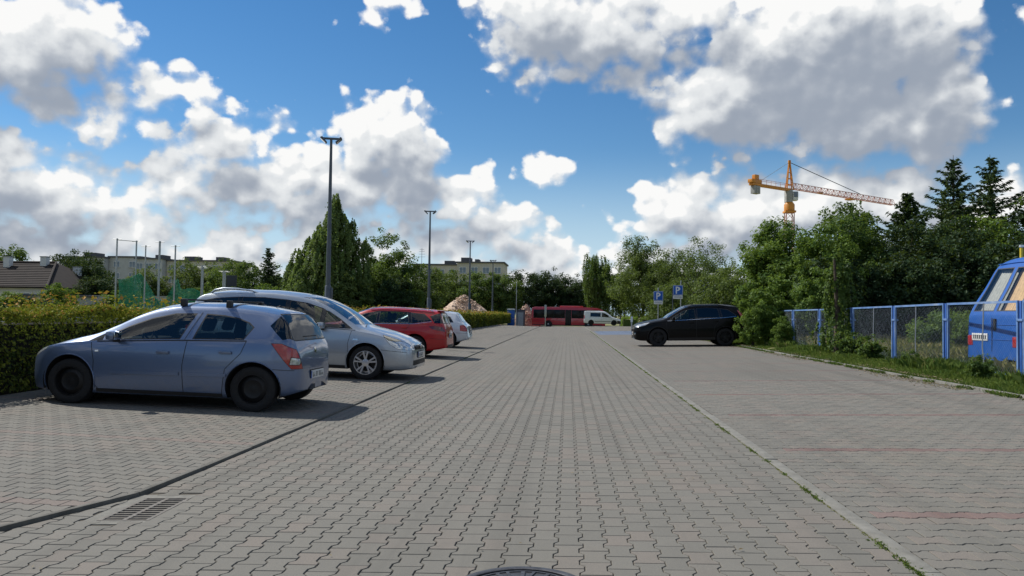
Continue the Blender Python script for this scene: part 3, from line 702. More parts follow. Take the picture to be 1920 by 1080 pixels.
def spruce(h, rx, mat_, per=26, step=.28, leaf=.17, seed=5, sparse=0.0, bare=.04):
    P, Nn, Al, T = [], [], [], []; sticks = []; z = bare * h; b = MB()
    b.tube([(0, 0, 0), (0, 0, h)], [.02 * h + .02, .01], 7)
    while z < h * .985:
        t = z / h; R_ = rx * (1 - t) ** .82 * (.55 + .45 * min(1, t * 6)) + .08; nb = int(6 + 5 * (1 - t)); a0 = rng.uniform(0, 6.28)
        for k in range(nb):
            if rng.random() < sparse: continue
            a = a0 + 6.283 * k / nb + rng.uniform(-.25, .25); L_ = R_ * rng.choice([rng.uniform(.3, .8), rng.uniform(.75, 1.3)]); m = max(6, int(per * L_ / rx * 1.6) + 6)
            q = rng.random(m) ** .7; rise = .22 * (t - .35)
            X = q * L_; Z = z + X * rise - .22 * X * (1 - q) + .10 * L_ * q ** 2
            sd_ = rng.normal(size=m) * .16 * L_ * (1 - q * .75) * .9
            pos = np.c_[np.cos(a) * X - np.sin(a) * sd_, np.sin(a) * X + np.cos(a) * sd_, Z - np.abs(rng.normal(size=m)) * .10 * (1 - q * .4)]
            P.append(pos); al = np.c_[np.full(m, np.cos(a)), np.full(m, np.sin(a)), np.full(m, -.35)] + rdir(m) * .55
            Al.append(al); Nn.append(rdir(m) * .7 + [0, 0, .8]); T.append(np.clip(rng.normal(.45, .16) + rng.normal(0, .18, m), 0, 1))
            b.tube([(0, 0, z), (np.cos(a) * L_ * .9, np.sin(a) * L_ * .9, z + L_ * rise * .9 - .01)], [.018 * (1 - t) + .006, .004], 4, False)
        z += step * (.75 + .5 * rng.random()) * (1.15 - .45 * t)
    P, Nn, Al = np.vstack(P), np.vstack(Nn), np.vstack(Al)
    V, F = quads(P, Nn, leaf * rng.uniform(.7, 1.5, len(P)), .34, unit(Al)); return b.mesh('trunk', 50), crown_mesh('crown', [(V, F, np.concatenate(T))], mat_)

def weeping(h, rx, mat_, strands=420, per=60, leaf=.11, seed=4):
    d = rdir(strands); u = rng.random(strands) ** .4 * lumpy(d, seed, .2); cz = h * .60
    s0 = np.c_[d[:, 0] * rx * u, d[:, 1] * rx * u, cz + d[:, 2] * u * np.where(d[:, 2] > 0, h - cz, cz * .55)]
    ln = rng.uniform(.08, .26, strands) * h; s = np.repeat(np.arange(strands), per); q = rng.random(len(s))
    out = unit(np.c_[d[:, :2], np.zeros(strands)])
    P = s0[s] + out[s] * (.10 * rx * np.sqrt(q))[:, None] - np.c_[np.zeros((len(s), 2)), q * ln[s] * .9] + rng.normal(size=(len(s), 3)) * .09
    P[:, 2] = np.maximum(P[:, 2], .4); Nn = out[s] * .6 + rdir(len(s)) * .8 + [0, 0, .2]
    V, F = quads(P, Nn, leaf * rng.uniform(.7, 1.2, len(s)), .7); t = np.clip(np.repeat(rng.normal(.45, .2, strands), per) + rng.normal(0, .18, len(s)), 0, 1)
    ti = rng.choice(strands, 14, False)
    return trunk_mesh(h * .9, .18, [tuple(s0[i]) for i in ti]), crown_mesh('crown', [(V, F, t)], mat_)

def blades(P, h, w_, lean=.5):
    n = len(P); d = rdir(n); d[:, 2] = 0; d = unit(d); sd_ = np.c_[-d[:, 1], d[:, 0], np.zeros(n)]; h = (h * np.ones(n))[:, None]; w_ = (w_ * np.ones(n))[:, None]
    L_ = rng.random((n, 1)) * lean
    mid = P + d * h * L_ * .35 + [0, 0, 1] * h * .6; tip = P + d * h * L_ + [0, 0, 1] * h * (1 - .35 * L_)
    V = np.stack([P - sd_ * w_ * .5, P + sd_ * w_ * .5, mid + sd_ * w_ * .38, tip, mid - sd_ * w_ * .38], 1).reshape(-1, 3)
    return V, np.arange(5 * n).reshape(-1, 5)

def patchy(X, Y, sc, seed):
    g = np.random.default_rng(seed); s = 0
    for i in range(7): f = g.normal(size=2) * sc * (1 + i * .5); s = s + np.sin(X * f[0] + Y * f[1] + g.uniform(0, 6.28)) / (1 + i * .35)
    return s / 2.6

def grass(name, label, n, xr, yr, hmin, hmax, w_, mat_, seed, thr=-9, ybias=1.0, cond=None, tshift=0.0, lean=.7):
    X = rng.uniform(*xr, n); Y = yr[0] + (yr[1] - yr[0]) * rng.random(n) ** ybias; p = patchy(X, Y, .9, seed); k = p > thr
    if cond is not None: k &= cond(X, Y)
    X, Y, p = X[k], Y[k], p[k]; Z = np.array([gz(a, b) for a, b in zip(X, Y)]) - .01
    h = (hmin + (hmax - hmin) * np.clip(.5 + .4 * p, 0, 1)) * rng.uniform(.55, 1.25, len(X))
    V, F = blades(np.c_[X, Y, Z], h, w_ * rng.uniform(.7, 1.4, len(X)) * (1 + np.maximum(Y - 18, 0) * .03), lean)
    t = np.clip(.42 + tshift + .16 * patchy(X, Y, .6, seed + 9) + rng.normal(0, .2, len(X)), 0, 1)
    me = fast_mesh(name, V, F, t); me.materials.append(mat_); return tag(put(name, me), label, 'grass', kind='stuff')

# ---- the long hedge behind the bays: leaves over a twiggy core, in one run
def hedge_run(name, label, x0, x1, y0, y1, h, mat_, per_m2, leaf, z0=.03, topamp=.10, core_col=(0.018, 0.016, 0.010), group=None):
    t = thing(name, label, 'hedge', ((x0 + x1) / 2, (y0 + y1) / 2, z0), group=group); hx, hy = (x1 - x0) / 2, (y1 - y0) / 2; L_ = y1 - y0
    def top(Y): return h + topamp * patchy(Y * 0 + x0, Y, .8, 3) + topamp * .5 * patchy(Y * 0 + 2, Y, 3.1, 13)
    segs = []; y = -hy
    def surf(n, ya, yb, lf):
        A = np.array([hx * 2, h, h, ]); pick_ = rng.choice(3, n, p=A / A.sum()); Y = rng.uniform(ya, yb, n); tp = top(Y + (y0 + y1) / 2); dpt = np.abs(rng.normal(0, .05, n))
        X = np.where(pick_ == 0, rng.uniform(-hx, hx, n), np.where(pick_ == 1, hx - dpt, -hx + dpt)); Z = np.where(pick_ == 0, tp - dpt + (rng.random(n) < .16) * rng.random(n) ** 2 * .30, rng.uniform(.04, 1, n) * tp)
        X = X + .10 * patchy(Y, Z * 2, 1.6, 8) * np.sign(X)
        Nn = np.c_[np.where(pick_ == 1, .8, np.where(pick_ == 2, -.8, 0)), np.zeros(n), np.where(pick_ == 0, .9, .25)] + rdir(n) * .75
        V, F = quads(np.c_[X, Y, Z], Nn, lf * rng.choice([.6, .85, 1.1, 1.7], n), .6)
        tt = np.clip(.36 + .62 * (Z / tp) ** 3 * rng.random(n) + .15 * patchy(X, Y, .7, 5) + rng.normal(0, .16, n) - .1 * (pick_ != 0), 0, 1); return V, F, tt  # yellow new growth on top; sides and lower leaves darkened, shade put into tint
    ys = [-hy, -hy + min(10, L_), min(-hy + 30, hy), hy]
    for a, b_, m, lf in zip(ys[:-1], ys[1:], (1, .45, .16), (1, 1.5, 2.6)):
        if b_ - a > .1: segs.append(surf(int((b_ - a) * (2 * hx + 2 * h) * per_m2 * m), a, b_, leaf * lf))
    V, F = quads(np.zeros((1, 3)), np.ones((1, 3)), .1)
    n = int(min(L_, 40) * 9); Y = -hy + min(L_, 40) * rng.random(n) ** 1.4; X = rng.uniform(-hx, hx, n); hs = rng.uniform(.06, .30, n) * (topamp / .1)   # stray shoots
    k = 9; i_ = np.repeat(np.arange(n), k); q = np.tile(np.linspace(0, 1, k), n); P = np.c_[X[i_] + .1 * q * np.sin(i_), Y[i_] + .1 * q * np.cos(i_ * 1.7), top(Y + (y0 + y1) / 2)[i_] - .08 + hs[i_] * q]
    V, F = quads(P + rng.normal(0, .012, P.shape), rdir(len(P)) + [0, 0, .3], leaf * rng.uniform(.7, 1.3, len(P)), .5); segs.append((V, F, np.clip(.55 + .35 * rng.random(len(P)) + .2 * (rng.random(n) < .3)[i_], 0, 1)))
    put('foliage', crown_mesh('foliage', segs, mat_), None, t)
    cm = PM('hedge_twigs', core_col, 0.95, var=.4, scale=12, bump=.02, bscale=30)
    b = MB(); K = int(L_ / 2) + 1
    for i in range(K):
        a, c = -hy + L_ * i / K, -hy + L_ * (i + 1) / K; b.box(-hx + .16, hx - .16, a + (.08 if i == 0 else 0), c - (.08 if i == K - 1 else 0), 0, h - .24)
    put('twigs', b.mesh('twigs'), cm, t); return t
# ---- planting
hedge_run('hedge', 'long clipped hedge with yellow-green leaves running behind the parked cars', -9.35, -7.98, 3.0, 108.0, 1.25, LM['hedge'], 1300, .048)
HZ = -.4
hedge_run('lime_hedge', 'short bright lime green hedge beside the white van', 5.75, 7.4, 82.6, 84.4, 1.0, LM['lime'], 300, .09, z0=.1, core_col=(0.05, 0.08, 0.01))
hedge_run('low_hedge', 'low green hedge with gaps next to the lime green hedge', 7.9, 11.2, 82.8, 84.6, .95, LM['fresh'], 240, .10, z0=.1)

tk, cr_ = poplar(10.6, 3.15, LM['poplar'], 1150, 80, .16, leaders=[(-1.4, .3, .80, .58), (1.3, -.4, .88, .56), (-2.5, -.5, .60, .52), (2.3, .3, .68, .50), (.3, 1.2, .92, .50), (-.5, -1.3, .76, .58)])
tree('poplar_tree', 'tall pointed poplar with upright shoots behind the tallest-looking lamp post', 'tree', (-18.7, 60, 0), tk, cr_)
tk, cr_ = poplar(5.7, 1.15, LM['poplar'], 220, 60, .15)
tree('poplar_tree', 'small young poplar between the spruce and the tall poplar', 'tree', (-24.3, 66, 0), tk, cr_)
tk, cr_ = poplar(4.6, 1.5, LM['poplar'], 240, 60, .15)
tree('poplar_tree', 'low bushy poplar growth at the foot of the tall poplar', 'tree', (-20.6, 57.5, 0), tk, cr_)
tk, cr_ = spruce(7.2, 2.3, LM['spruce'], 44, .24, .22)
tree('spruce_tree', 'single narrow dark spruce left of the small young poplar', 'tree', (-28.0, 70, 0), tk, cr_)
tree('spruce_tree', 'shorter spruce close behind the single narrow spruce', 'tree', (-26.6, 72.5, 0), tk, cr_, rz=2, sc=(.8, .8, .72))

def B(label, x, y, h, rx, mat_, base=.12, z=0.0, leaf=.17, nc=110, per=170, seed=1, name='broadleaf_tree', group=None, **kw):
    a, b = broad(h, rx, base * h, LM[mat_], nc, per, leaf, seed, **kw); return tree(name, label, 'tree', (x, y, z), a, b, rz=random.uniform(0, 6), group=group), a, b
B('dark round-topped tree beside the tall poplar', -15.2, 64, 8.0, 2.5, 'mid', .03, seed=2, nc=130, per=200, egg=.4)
B('pale leafy shrub tree between the poplar and the dark round-topped tree', -16.6, 58, 4.4, 1.35, 'pale', .04, seed=4, leaf=.14)
B('dark shrub tree in front of the dark round-topped tree', -13.6, 60, 4.0, 1.7, 'dark', .04, seed=5, leaf=.15)
B('green tree filling the gap between the tall poplar and the dark round-topped tree', -17.0, 69, 6.2, 2.4, 'mid', .03, seed=31, leaf=.18)
B('green tree behind the small young poplar', -23.4, 73, 5.6, 2.3, 'fresh', .03, seed=32, leaf=.18)
B('dark green tree between the dark board and the narrow spruce', -30.2, 77, 5.8, 2.3, 'mid', .03, seed=33, leaf=.18)
_, ta, tb = B('tree with dense round crown near the dark board', -31.9, 72, 6.0, 2.5, 'mid', .1, seed=6)
for i, (x, y, s, l) in enumerate([(-37.7, 75, 1.05, 'olive tree behind the tall net poles'), (-35.0, 76, 1.0, 'olive tree between the net poles and the dark board'), (-41.0, 73, .86, 'rounded tree between the brown roof and the net poles'), (-55.5, 72, 1.2, 'tree rising behind the end of the brown roof')]):
    if i == 0: _, oa, ob = B(l, x, y, 6.2, 2.5, 'olive', .1, seed=8)
    else: tree('broadleaf_tree', l, 'tree', (x, y, 0), *((oa, ob) if i != 3 else (ta, tb)), rz=i * 1.7, sc=(s, s, s))
_, da, db = B('dark bushy tree beside the brown hipped roof', -45.2, 69, 5.5, 2.4, 'dark', .08, seed=9)
tree('broadleaf_tree', 'taller dark tree behind the brown roof and its white chimneys', 'tree', (-51.2, 77, 0), da, db, rz=2, sc=(1.1, 1.1, 1.28))
tree('broadleaf_tree', 'low dark tree right behind the green netting', 'tree', (-41.5, 66, 0), da, db, rz=4, sc=(1.15, 1, .72))
_, fa, fb = B('light green bush in the garden before the white house wall', -37.5, 54, 2.9, 1.3, 'fresh', .03, seed=10, leaf=.13, nc=60, per=130)
for i, (x, y, sx, sz, l) in enumerate([(-33.5, 56, 1.5, .85, 'wide green bush behind the first green net'), (-28.8, 58, 1.6, .95, 'wide green bush behind the second green net'), (-25.0, 55, 1.3, .95, 'green bush behind the short net poles'), (-22.6, 56, 1.1, 1.05, 'green bush between the short net poles and the poplar growth'), (-43.5, 57, 1.3, .8, 'low green bush before the house windows')]):
    tree('bush', l, 'bush', (x, y, 0), fa, fb, rz=i * 1.3, sc=(sx, sx, sz))
# scrub round the rubble heap and at the far end
_, sa, sb = B('light green scrub tree in front of the far apartment block', -16.2, 85, 6.3, 2.8, 'olive', .03, seed=11, leaf=.2, nc=110, per=150)
for i, (x, y, s, sz, l) in enumerate([(-18.6, 82, .9, .92, 'light green scrub tree beside the dark round-topped tree'), (-14.0, 122, 1.5, 1.36, 'wide dark green scrub tree behind the rubble heap'), (-19.5, 124, 1.5, 1.3, 'green scrub tree between the second lamp post and the rubble heap'), (-10.2, 121, 1.2, 1.3, 'green scrub tree between the rubble heap and the blue cabin')]):
    tree('broadleaf_tree', l, 'tree', (x, y, -.3 if y > 100 else 0), *((sa, sb) if i in (0, 2) else (ta, tb)), rz=i * 2.1, sc=(s, s, sz))
_, ga, gb = B('dark tree with see-through crown behind the blue cabin', -7.8, 126, 8.6, 3.5, 'dark', .12, z=-.46, seed=12, leaf=.22, nc=90, per=130, amp=.3)
_, ha, hb = B('broad dark tree behind the tail of the red bus', -3.6, 128, 9.4, 4.0, 'dark', .08, z=-.46, seed=13, leaf=.24, nc=130, per=190)
tree('broadleaf_tree', 'broad dark tree behind the middle of the red bus', 'tree', (.6, 127, -.46), ha, hb, rz=2.4, sc=(.9, .9, .88))
tree('broadleaf_tree', 'lower dark tree behind the front of the red bus', 'tree', (4.6, 131, -.46), ga, gb, rz=1.1, sc=(.9, .9, .62))
tree('broadleaf_tree', 'small dark tree beyond the blue cabin', 'tree', (-11.5, 128, -.46), ha, hb, rz=4, sc=(.8, .8, .62))
tk, cr_ = weeping(12.6, 2.5, LM['mid'], 520, 70, .19)
tree('birch_tree', 'tall drooping birch behind the white van', 'tree', (4.4, 119, -.46), tk, cr_, BARK_B)
tree('birch_tree', 'lower drooping birch to the side of the tall birch', 'tree', (8.2, 121, -.46), tk, cr_, BARK_B, rz=2, sc=(.9, .9, .75))
_, va, vb = B('large olive green tree behind the parking signs', 8.9, 92, 10.3, 3.7, 'olive', .05, seed=14, leaf=.19, nc=170, per=210, amp=.25)
tree('broadleaf_tree', 'olive green tree next to the large one behind the signs', 'tree', (12.0, 86, 0.1), va, vb, rz=2.2, sc=(.85, .85, .80))
_, wa, wb = B('thin pale tree with open crown beyond the black car', 10.6, 64, 7.2, 2.3, 'pale', .05, z=.2, seed=15, leaf=.13, nc=110, per=110, amp=.32)
tree('broadleaf_tree', 'second thin pale tree with open crown beside the first', 'tree', (12.6, 66, .2), wa, wb, rz=2.9, sc=(1, 1, .95))
_, xa, xb = B('olive shrub behind the roof of the black car', 9.3, 48, 3.7, 1.8, 'olive', .02, z=.2, seed=16, leaf=.13, nc=80, per=150, name='shrub')
tree('shrub', 'olive shrub between the black car and the pale trees', 'shrub', (11.6, 52, .2), xa, xb, rz=2, sc=(1.2, 1.2, 1.2))
tree('shrub', 'olive shrub behind the nose of the black car and the signs', 'shrub', (7.6, 56, .1), xa, xb, rz=4, sc=(.95, .95, .92))
# the thicket behind the fence
B('bright green broadleaf tree towering over the tail of the black car', 9.8, 37, 5.3, 1.9, 'fresh', .02, z=.2, seed=17, leaf=.13, nc=190, per=230, amp=.25)
_, ya, yb = B('green leafy tree behind the overgrown end of the fence', 11.0, 34, 4.7, 1.6, 'fresh', .02, z=.25, seed=18, leaf=.12, nc=150, per=210)
B('tall green tree with spiky young shoots under the crane jib', 13.1, 37.5, 6.3, 2.0, 'mid', .02, z=.25, seed=19, leaf=.13, nc=190, per=230, amp=.32)
tk, cr_ = poplar(6.9, 1.6, LM['mid'], 260, 55, .13)
tree('young_tree', 'upright young tree with spiky top below the crane hook', 'tree', (14.6, 40, .25), tk, cr_)
tk, cr_ = spruce(7.4, 3.6, LM['dark'], 90, .20, .22)
tree('yew_tree', 'very dark dense evergreen behind the blue fence', 'tree', (16.8, 39.4, .25), tk, cr_)
B('dark rounded tree merged with the very dark evergreen', 17.6, 37.6, 6.0, 2.4, 'dark', .02, z=.25, seed=34, leaf=.14, nc=170, per=210)
B('dark broadleaf tree leaning on the very dark evergreen', 15.1, 36, 4.9, 2.1, 'dark', .02, z=.25, seed=21, leaf=.14, nc=150, per=200)
tk, cr_ = spruce(10.2, 3.7, LM['spruce'], 85, .27, .25, sparse=.22)
tree('spruce_tree', 'tall thin spruce with gaps, the taller of two above the blue van', 'tree', (21.2, 44, .25), tk, cr_)
tk, cr_ = spruce(9.8, 3.5, LM['spruce'], 80, .29, .25, sparse=.26)
tree('spruce_tree', 'ragged spruce with drooping branches standing over the blue van', 'tree', (22.1, 42, .25), tk, cr_)
B('green tree beyond the ragged spruce above the blue van', 24.0, 41, 7.2, 2.1, 'mid', .05, z=.25, seed=22, nc=140, per=180)
tree('broadleaf_tree', 'green tree filling in below the two tall spruces', 'tree', (20.2, 40, .25), ya, yb, rz=3, sc=(1.5, 1.5, 1.25))
_, za, zb2 = B('dark thicket shrub behind the fence beside the sapling', 12.3, 33.4, 3.5, 1.5, 'dark', .01, z=.25, seed=23, leaf=.12, nc=90, per=190, name='shrub')
for i, (x, y, s, sz, l) in enumerate([(14.3, 33.5, 1.1, 1.1, 'dark thicket shrub behind the middle fence panel'), (16.4, 34.0, 1.25, 1.25, 'dark thicket shrub behind the green mound'), (18.6, 34, 1.25, 1.3, 'dark thicket shrub between the green mound and the blue van'), (20.8, 31, 1.3, 1.3, 'dark thicket shrub right behind the blue van'), (10.6, 32.5, 1.0, 1.0, 'dark thicket shrub behind the overgrown fence panels'), (23.0, 30.5, 1.3, 1.4, 'dark thicket shrub beyond the roof of the blue van')]):
    tree('shrub', l, 'shrub', (x, y, .25), za, zb2, rz=i * 1.9, sc=(s, s, sz))
_, ka, kb = B('leafy bush swallowing the tail of the black car', 7.75, 30.4, 2.15, .80, 'fresh', .02, z=.2, seed=24, leaf=.085, nc=80, per=170, name='bush')
for i, (x, y, s, sz, l) in enumerate([(7.85, 28.9, .5, .5, 'leafy bush at the near foot of the overgrown fence'), (8.7, 32.4, 1.3, 1.25, 'leafy bush behind the tail of the black car'), (9.4, 29.8, 1.1, 1.3, 'leafy bush just behind the overgrown fence end'), (7.0, 29.75, .70, .82, 'leafy bush pressed against the rear wheel of the black car')]):
    tree('bush', l, 'bush', (x, y, .2), ka, kb, rz=i * 2.3, sc=(s, s, sz))
tk, cr_ = poplar(3.3, .50, LM['mid'], 90, 42, .10)
tree('sapling', 'slim sapling growing through the blue fence', 'tree', (7.95, 23.3, .22), tk, cr_)
_, ma, mb_ = B('rounded light green bush behind the wire fence', 12.0, 25.2, 1.25, 1.05, 'fresh', .02, z=.24, seed=26, leaf=.075, nc=80, per=170, name='bush', amp=.08)
_, na, nb2 = B('small weed bush against the fence below the sapling', 7.75, 20.4, .62, .34, 'mid', .02, z=.22, seed=27, leaf=.06, nc=36, per=60, name='bush')
for i, (x, y, s, l) in enumerate([(7.9, 22.2, 1.1, 'small weed bush at the foot of the sapling'), (7.7, 17.9, .6, 'tiny weed bush beside a double fence post'), (7.5, 14.6, .7, 'tiny weed bush before the blue van')]):
    tree('bush', l, 'bush', (x, y, .22), na, nb2, rz=i, sc=(s, s, s))

# ---- grass and weeds
grass('verge_grass', 'uneven green grass along the verge between kerb and fence', 60000, (6.74, 8.7), (3.5, 40), .05, .17, .012, LM['grass'], 3, ybias=1.3, thr=-.75)
grass('tall_verge_grass', 'taller grass tufts along the foot of the fence', 18000, (7.4, 8.6), (4, 34), .14, .32, .012, LM['grass'], 5, thr=.1, ybias=1.3)
grass('meadow_grass', 'dry yellowish meadow grass behind the fence', 86000, (8.5, 19), (7, 33), .16, .50, .016, LM['dry'], 7, ybias=1.1, tshift=.12)
grass('far_verge_grass', 'grass beside the far bays and signs', 16000, (6.75, 12), (38, 84), .08, .2, .05, LM['grass'], 9)
def strip_weeds(name, label, n, xc, y0, y1, thr, hmin, hmax, mat_, seed, sx=.014, lift=-.006):
    Y = y0 + (y1 - y0) * rng.random(n) ** 1.6; p = patchy(Y * 0, Y, 2.6, seed) + .5 * patchy(Y * 0 + 3, Y, 9, seed + 1); Y = Y[p > thr]; X = xc + rng.normal(0, sx, len(Y))
    Z = np.array([zg(a, b) for a, b in zip(X, Y)]) + lift
    V, F = blades(np.c_[X, Y, Z], rng.uniform(hmin, hmax, len(Y)), .006 * (1 + Y * .03), 1.4); me = fast_mesh(name, V, F, np.clip(rng.normal(.4, .25, len(Y)), 0, 1)); me.materials.append(mat_)
    return tag(put(name, me), label, 'weeds', kind='stuff')
strip_weeds('joint_weeds', 'small weeds growing in the joint beside the flush kerb', 14000, XR - .008, 2.5, 60, -.05, .006, .030, LM['grass'], 21)
strip_weeds('joint_moss', 'low moss and weeds in the joint of the flush kerb', 9000, XR - .006, 2.5, 60, -.45, .004, .016, LM['dry'], 25, .009)
strip_weeds('channel_weeds', 'a few weeds in the channel beside the raised kerb', 2500, -3.10, 7.2, 40, .75, .01, .035, LM['grass'], 31, .010, 0.0)
strip_weeds('kerb_weeds', 'weeds and dry stalks along the overgrown verge kerb', 9000, 6.63, 8, 40, -.15, .02, .09, LM['grass'], 41, .05, .0)
n_ = 7000; Y = 8 + 32 * rng.random(n_) ** 1.4; X = 6.55 + rng.normal(0, .16, n_); k = (patchy(X, Y, 1.4, 51) > -.1) & (X < 6.9); X, Y = X[k], Y[k]
V, F = quads(np.c_[X, Y, [zg(a, b) + (.010 if a < 6.64 else .085) for a, b in zip(X, Y)]], rdir(len(X)) * .4 + [0, 0, 1], rng.uniform(.02, .06, len(X)), .5)
tag(put('leaf_litter', (lambda m: (m.materials.append(LM['litter']), m)[1])(fast_mesh('leaf_litter', V, F, rng.random(len(X))))), 'dry leaves and straw swept against the verge kerb', 'litter', kind='stuff')
n_ = 130; X = rng.uniform(-3, 6.4, n_); Y = 3.5 + 18 * rng.random(n_) ** 1.3
V, F = quads(np.c_[X, Y, [zg(a, b) + .010 for a, b in zip(X, Y)]], rdir(n_) * .35 + [0, 0, 1], rng.uniform(.012, .035, n_), .5)
tag(put('scattered_leaves', (lambda m: (m.materials.append(LM['litter']), m)[1])(fast_mesh('scattered_leaves', V, F, rng.random(n_)))), 'a few dry leaf scraps scattered over the pavers', 'litter', kind='stuff')
# ------------------------------------------------------------------ vehicles
NB, NC, ND = 16, 9, 12
def body_bmesh(sp):
    L = sp['L']; top, bot, belt, w, wr, cr = (pchip(sp[k]) for k in ('top', 'bot', 'belt', 'w', 'wr', 'crown'))
    e = [0, .004, .012, .022, .034, .048, .065, .085, .11, .14]
    xs = e + list(np.linspace(.18, L - .18, int((L - .36) / .05))) + [L - q for q in e[::-1]]
    bm = bmesh.new(); rows = []; zones = []
    ex = sp.get('tuck', 0.94)
    for x in xs:
        zt, zb, W_, r_, c_ = top(x), bot(x), w(x), wr(x), cr(x)
        zb = min(zb, zt - .06)
        zr = zt - c_; be = min(belt(x), zr - .012); be = max(be, zb + .03); zr = max(zr, be + .012); r_ = min(r_, W_ * .97)
        zm = zb + (be - zb) * .55
        pts = [(0, zb), (W_ * .4, zb), (W_ * (ex - .08), zb)]; zn = [3, 3, 3]
        for i in range(NB):
            t = i / (NB - 1); z = zb + (be - zb) * t
            if z < zm: k = (zm - z) / (zm - zb); y = W_ * (1 - (1 - ex) * k ** 2.6)
            else: k = (z - zm) / (be - zm); y = W_ * (1 - .042 * k ** 2.4)
            pts.append((y, z)); zn.append(0)
        y0 = pts[-1][0]
        for i in range(1, NC):
            t = i / (NC - 1); pts.append((y0 + (min(r_, y0) - y0) * t + .014 * math.sin(math.pi * t) * min(1, (zr - be) / .3), be + (zr - be) * t)); zn.append(1)
        y1 = pts[-1][0]; nn = sp.get('round', 2.6)
        for i in range(1, ND):
            s = (i / (ND - 1)) ** 1.35; pts.append((y1 * (1 - s), zr + (zt - zr) * (1 - (1 - s) ** nn))); zn.append(2)
        rows.append(pts); zones = zn
    for sgn in (1, -1):
        G = [[bm.verts.new((x, sgn * y, z)) for y, z in pts] for x, pts in zip(xs, rows)]
        for i in range(len(xs) - 1):
            for j in range(len(G[0]) - 1):
                q = [G[i][j], G[i + 1][j], G[i + 1][j + 1], G[i][j + 1]]
                f = bm.faces.new(q if sgn > 0 else q[::-1]); f.material_index = zones[j + 1]; f.smooth = True
        for G_, fl in ((G[0], sgn < 0), (G[-1], sgn > 0)):
            f = bm.faces.new(G_[::-1] if fl else G_); f.material_index = 0
    bmesh.ops.remove_doubles(bm, verts=bm.verts[:], dist=1e-4)
    bmesh.ops.recalc_face_normals(bm, faces=bm.faces[:])
    return bm

def ref_normals(bm):
    """Shading normals of the uncut skin, so that cut outlines do not dent the reflections."""
    acc = {v: Vector() for v in bm.verts}
    for f in bm.faces:
        if f.material_index != 3 and len(f.verts) <= 4:
            n = f.normal * f.calc_area()
            for v in f.verts: acc[v] += n
    tris = []; co = [v.co.copy() for v in bm.verts]; nr = [acc[v].normalized() if acc[v].length > 0 else v.normal.copy() for v in bm.verts]
    bm.verts.index_update()
    for f in bm.faces:
        if f.material_index == 3 or len(f.verts) > 4: continue
        q = [v.index for v in f.verts]
        for i in range(1, len(q) - 1): tris.append((q[0], q[i], q[i + 1]))
    bv = BVHTree.FromPolygons(co, tris)
    def fn(p):
        h = bv.find_nearest(p)
        if h[0] is None: return Vector((0, 0, 1))
        a, b, c = tris[h[2]]; A, B_, Cc = co[a], co[b], co[c]; v0, v1, v2 = B_ - A, Cc - A, h[0] - A
        d00, d01, d11, d20, d21 = v0.dot(v0), v0.dot(v1), v1.dot(v1), v2.dot(v0), v2.dot(v1); den = d00 * d11 - d01 * d01
        if abs(den) < 1e-14: return nr[a]
        v = (d11 * d20 - d01 * d21) / den; w_ = (d00 * d21 - d01 * d20) / den
        r = nr[a] * (1 - v - w_) + nr[b] * v + nr[c] * w_
        return r.normalized() if r.length > 1e-6 else nr[a]
    return fn

def cut(bm, poly, view, zones, new, cond=None):
    """Cut an outline (seen from the side: xz, from an end: yz) into the given zones and give the faces inside a new id."""
    A = 0 if view == 'xz' else 1
    a0, a1 = min(p[0] for p in poly) - .09, max(p[0] for p in poly) + .09; b0, b1 = min(p[1] for p in poly) - .09, max(p[1] for p in poly) + .09
    def pick():
        r = []
        for f in bm.faces:
            if f.material_index in zones:
                c = f.calc_center_median()
                if a0 < c[A] < a1 and b0 < c[2] < b1 and (cond is None or cond(c)): r.append(f)
        return r
    n = len(poly)
    for i in range(n):
        p, q = poly[i], poly[(i + 1) % n]; d = (q[0] - p[0], q[1] - p[1])
        no = Vector((d[1], 0, -d[0])) if A == 0 else Vector((0, d[1], -d[0])); co = Vector((p[0], 0, p[1])) if A == 0 else Vector((0, p[0], p[1]))
        fs = pick()
        if not fs: return []
        g = set(fs)
        for f in fs: g.update(f.edges); g.update(f.verts)
        bmesh.ops.bisect_plane(bm, geom=list(g), plane_co=co, plane_no=no, dist=1e-5)
    out = []
    for f in pick():
        c = f.calc_center_median()
        if inside(poly, c[A], c[2]): f.material_index = new; out.append(f)
    return out

def faces_mesh(name, faces):
    idx = {}; V = []; F = []
    for f in faces:
        q = []
        for v in f.verts:
            if v.index not in idx or True:
                k = idx.setdefault(v, len(V))
                if k == len(V): V.append(v.co[:])
                q.append(k)
        F.append(q)
    me = bpy.data.meshes.new(name); me.from_pydata(V, [], F); me.update(); return me

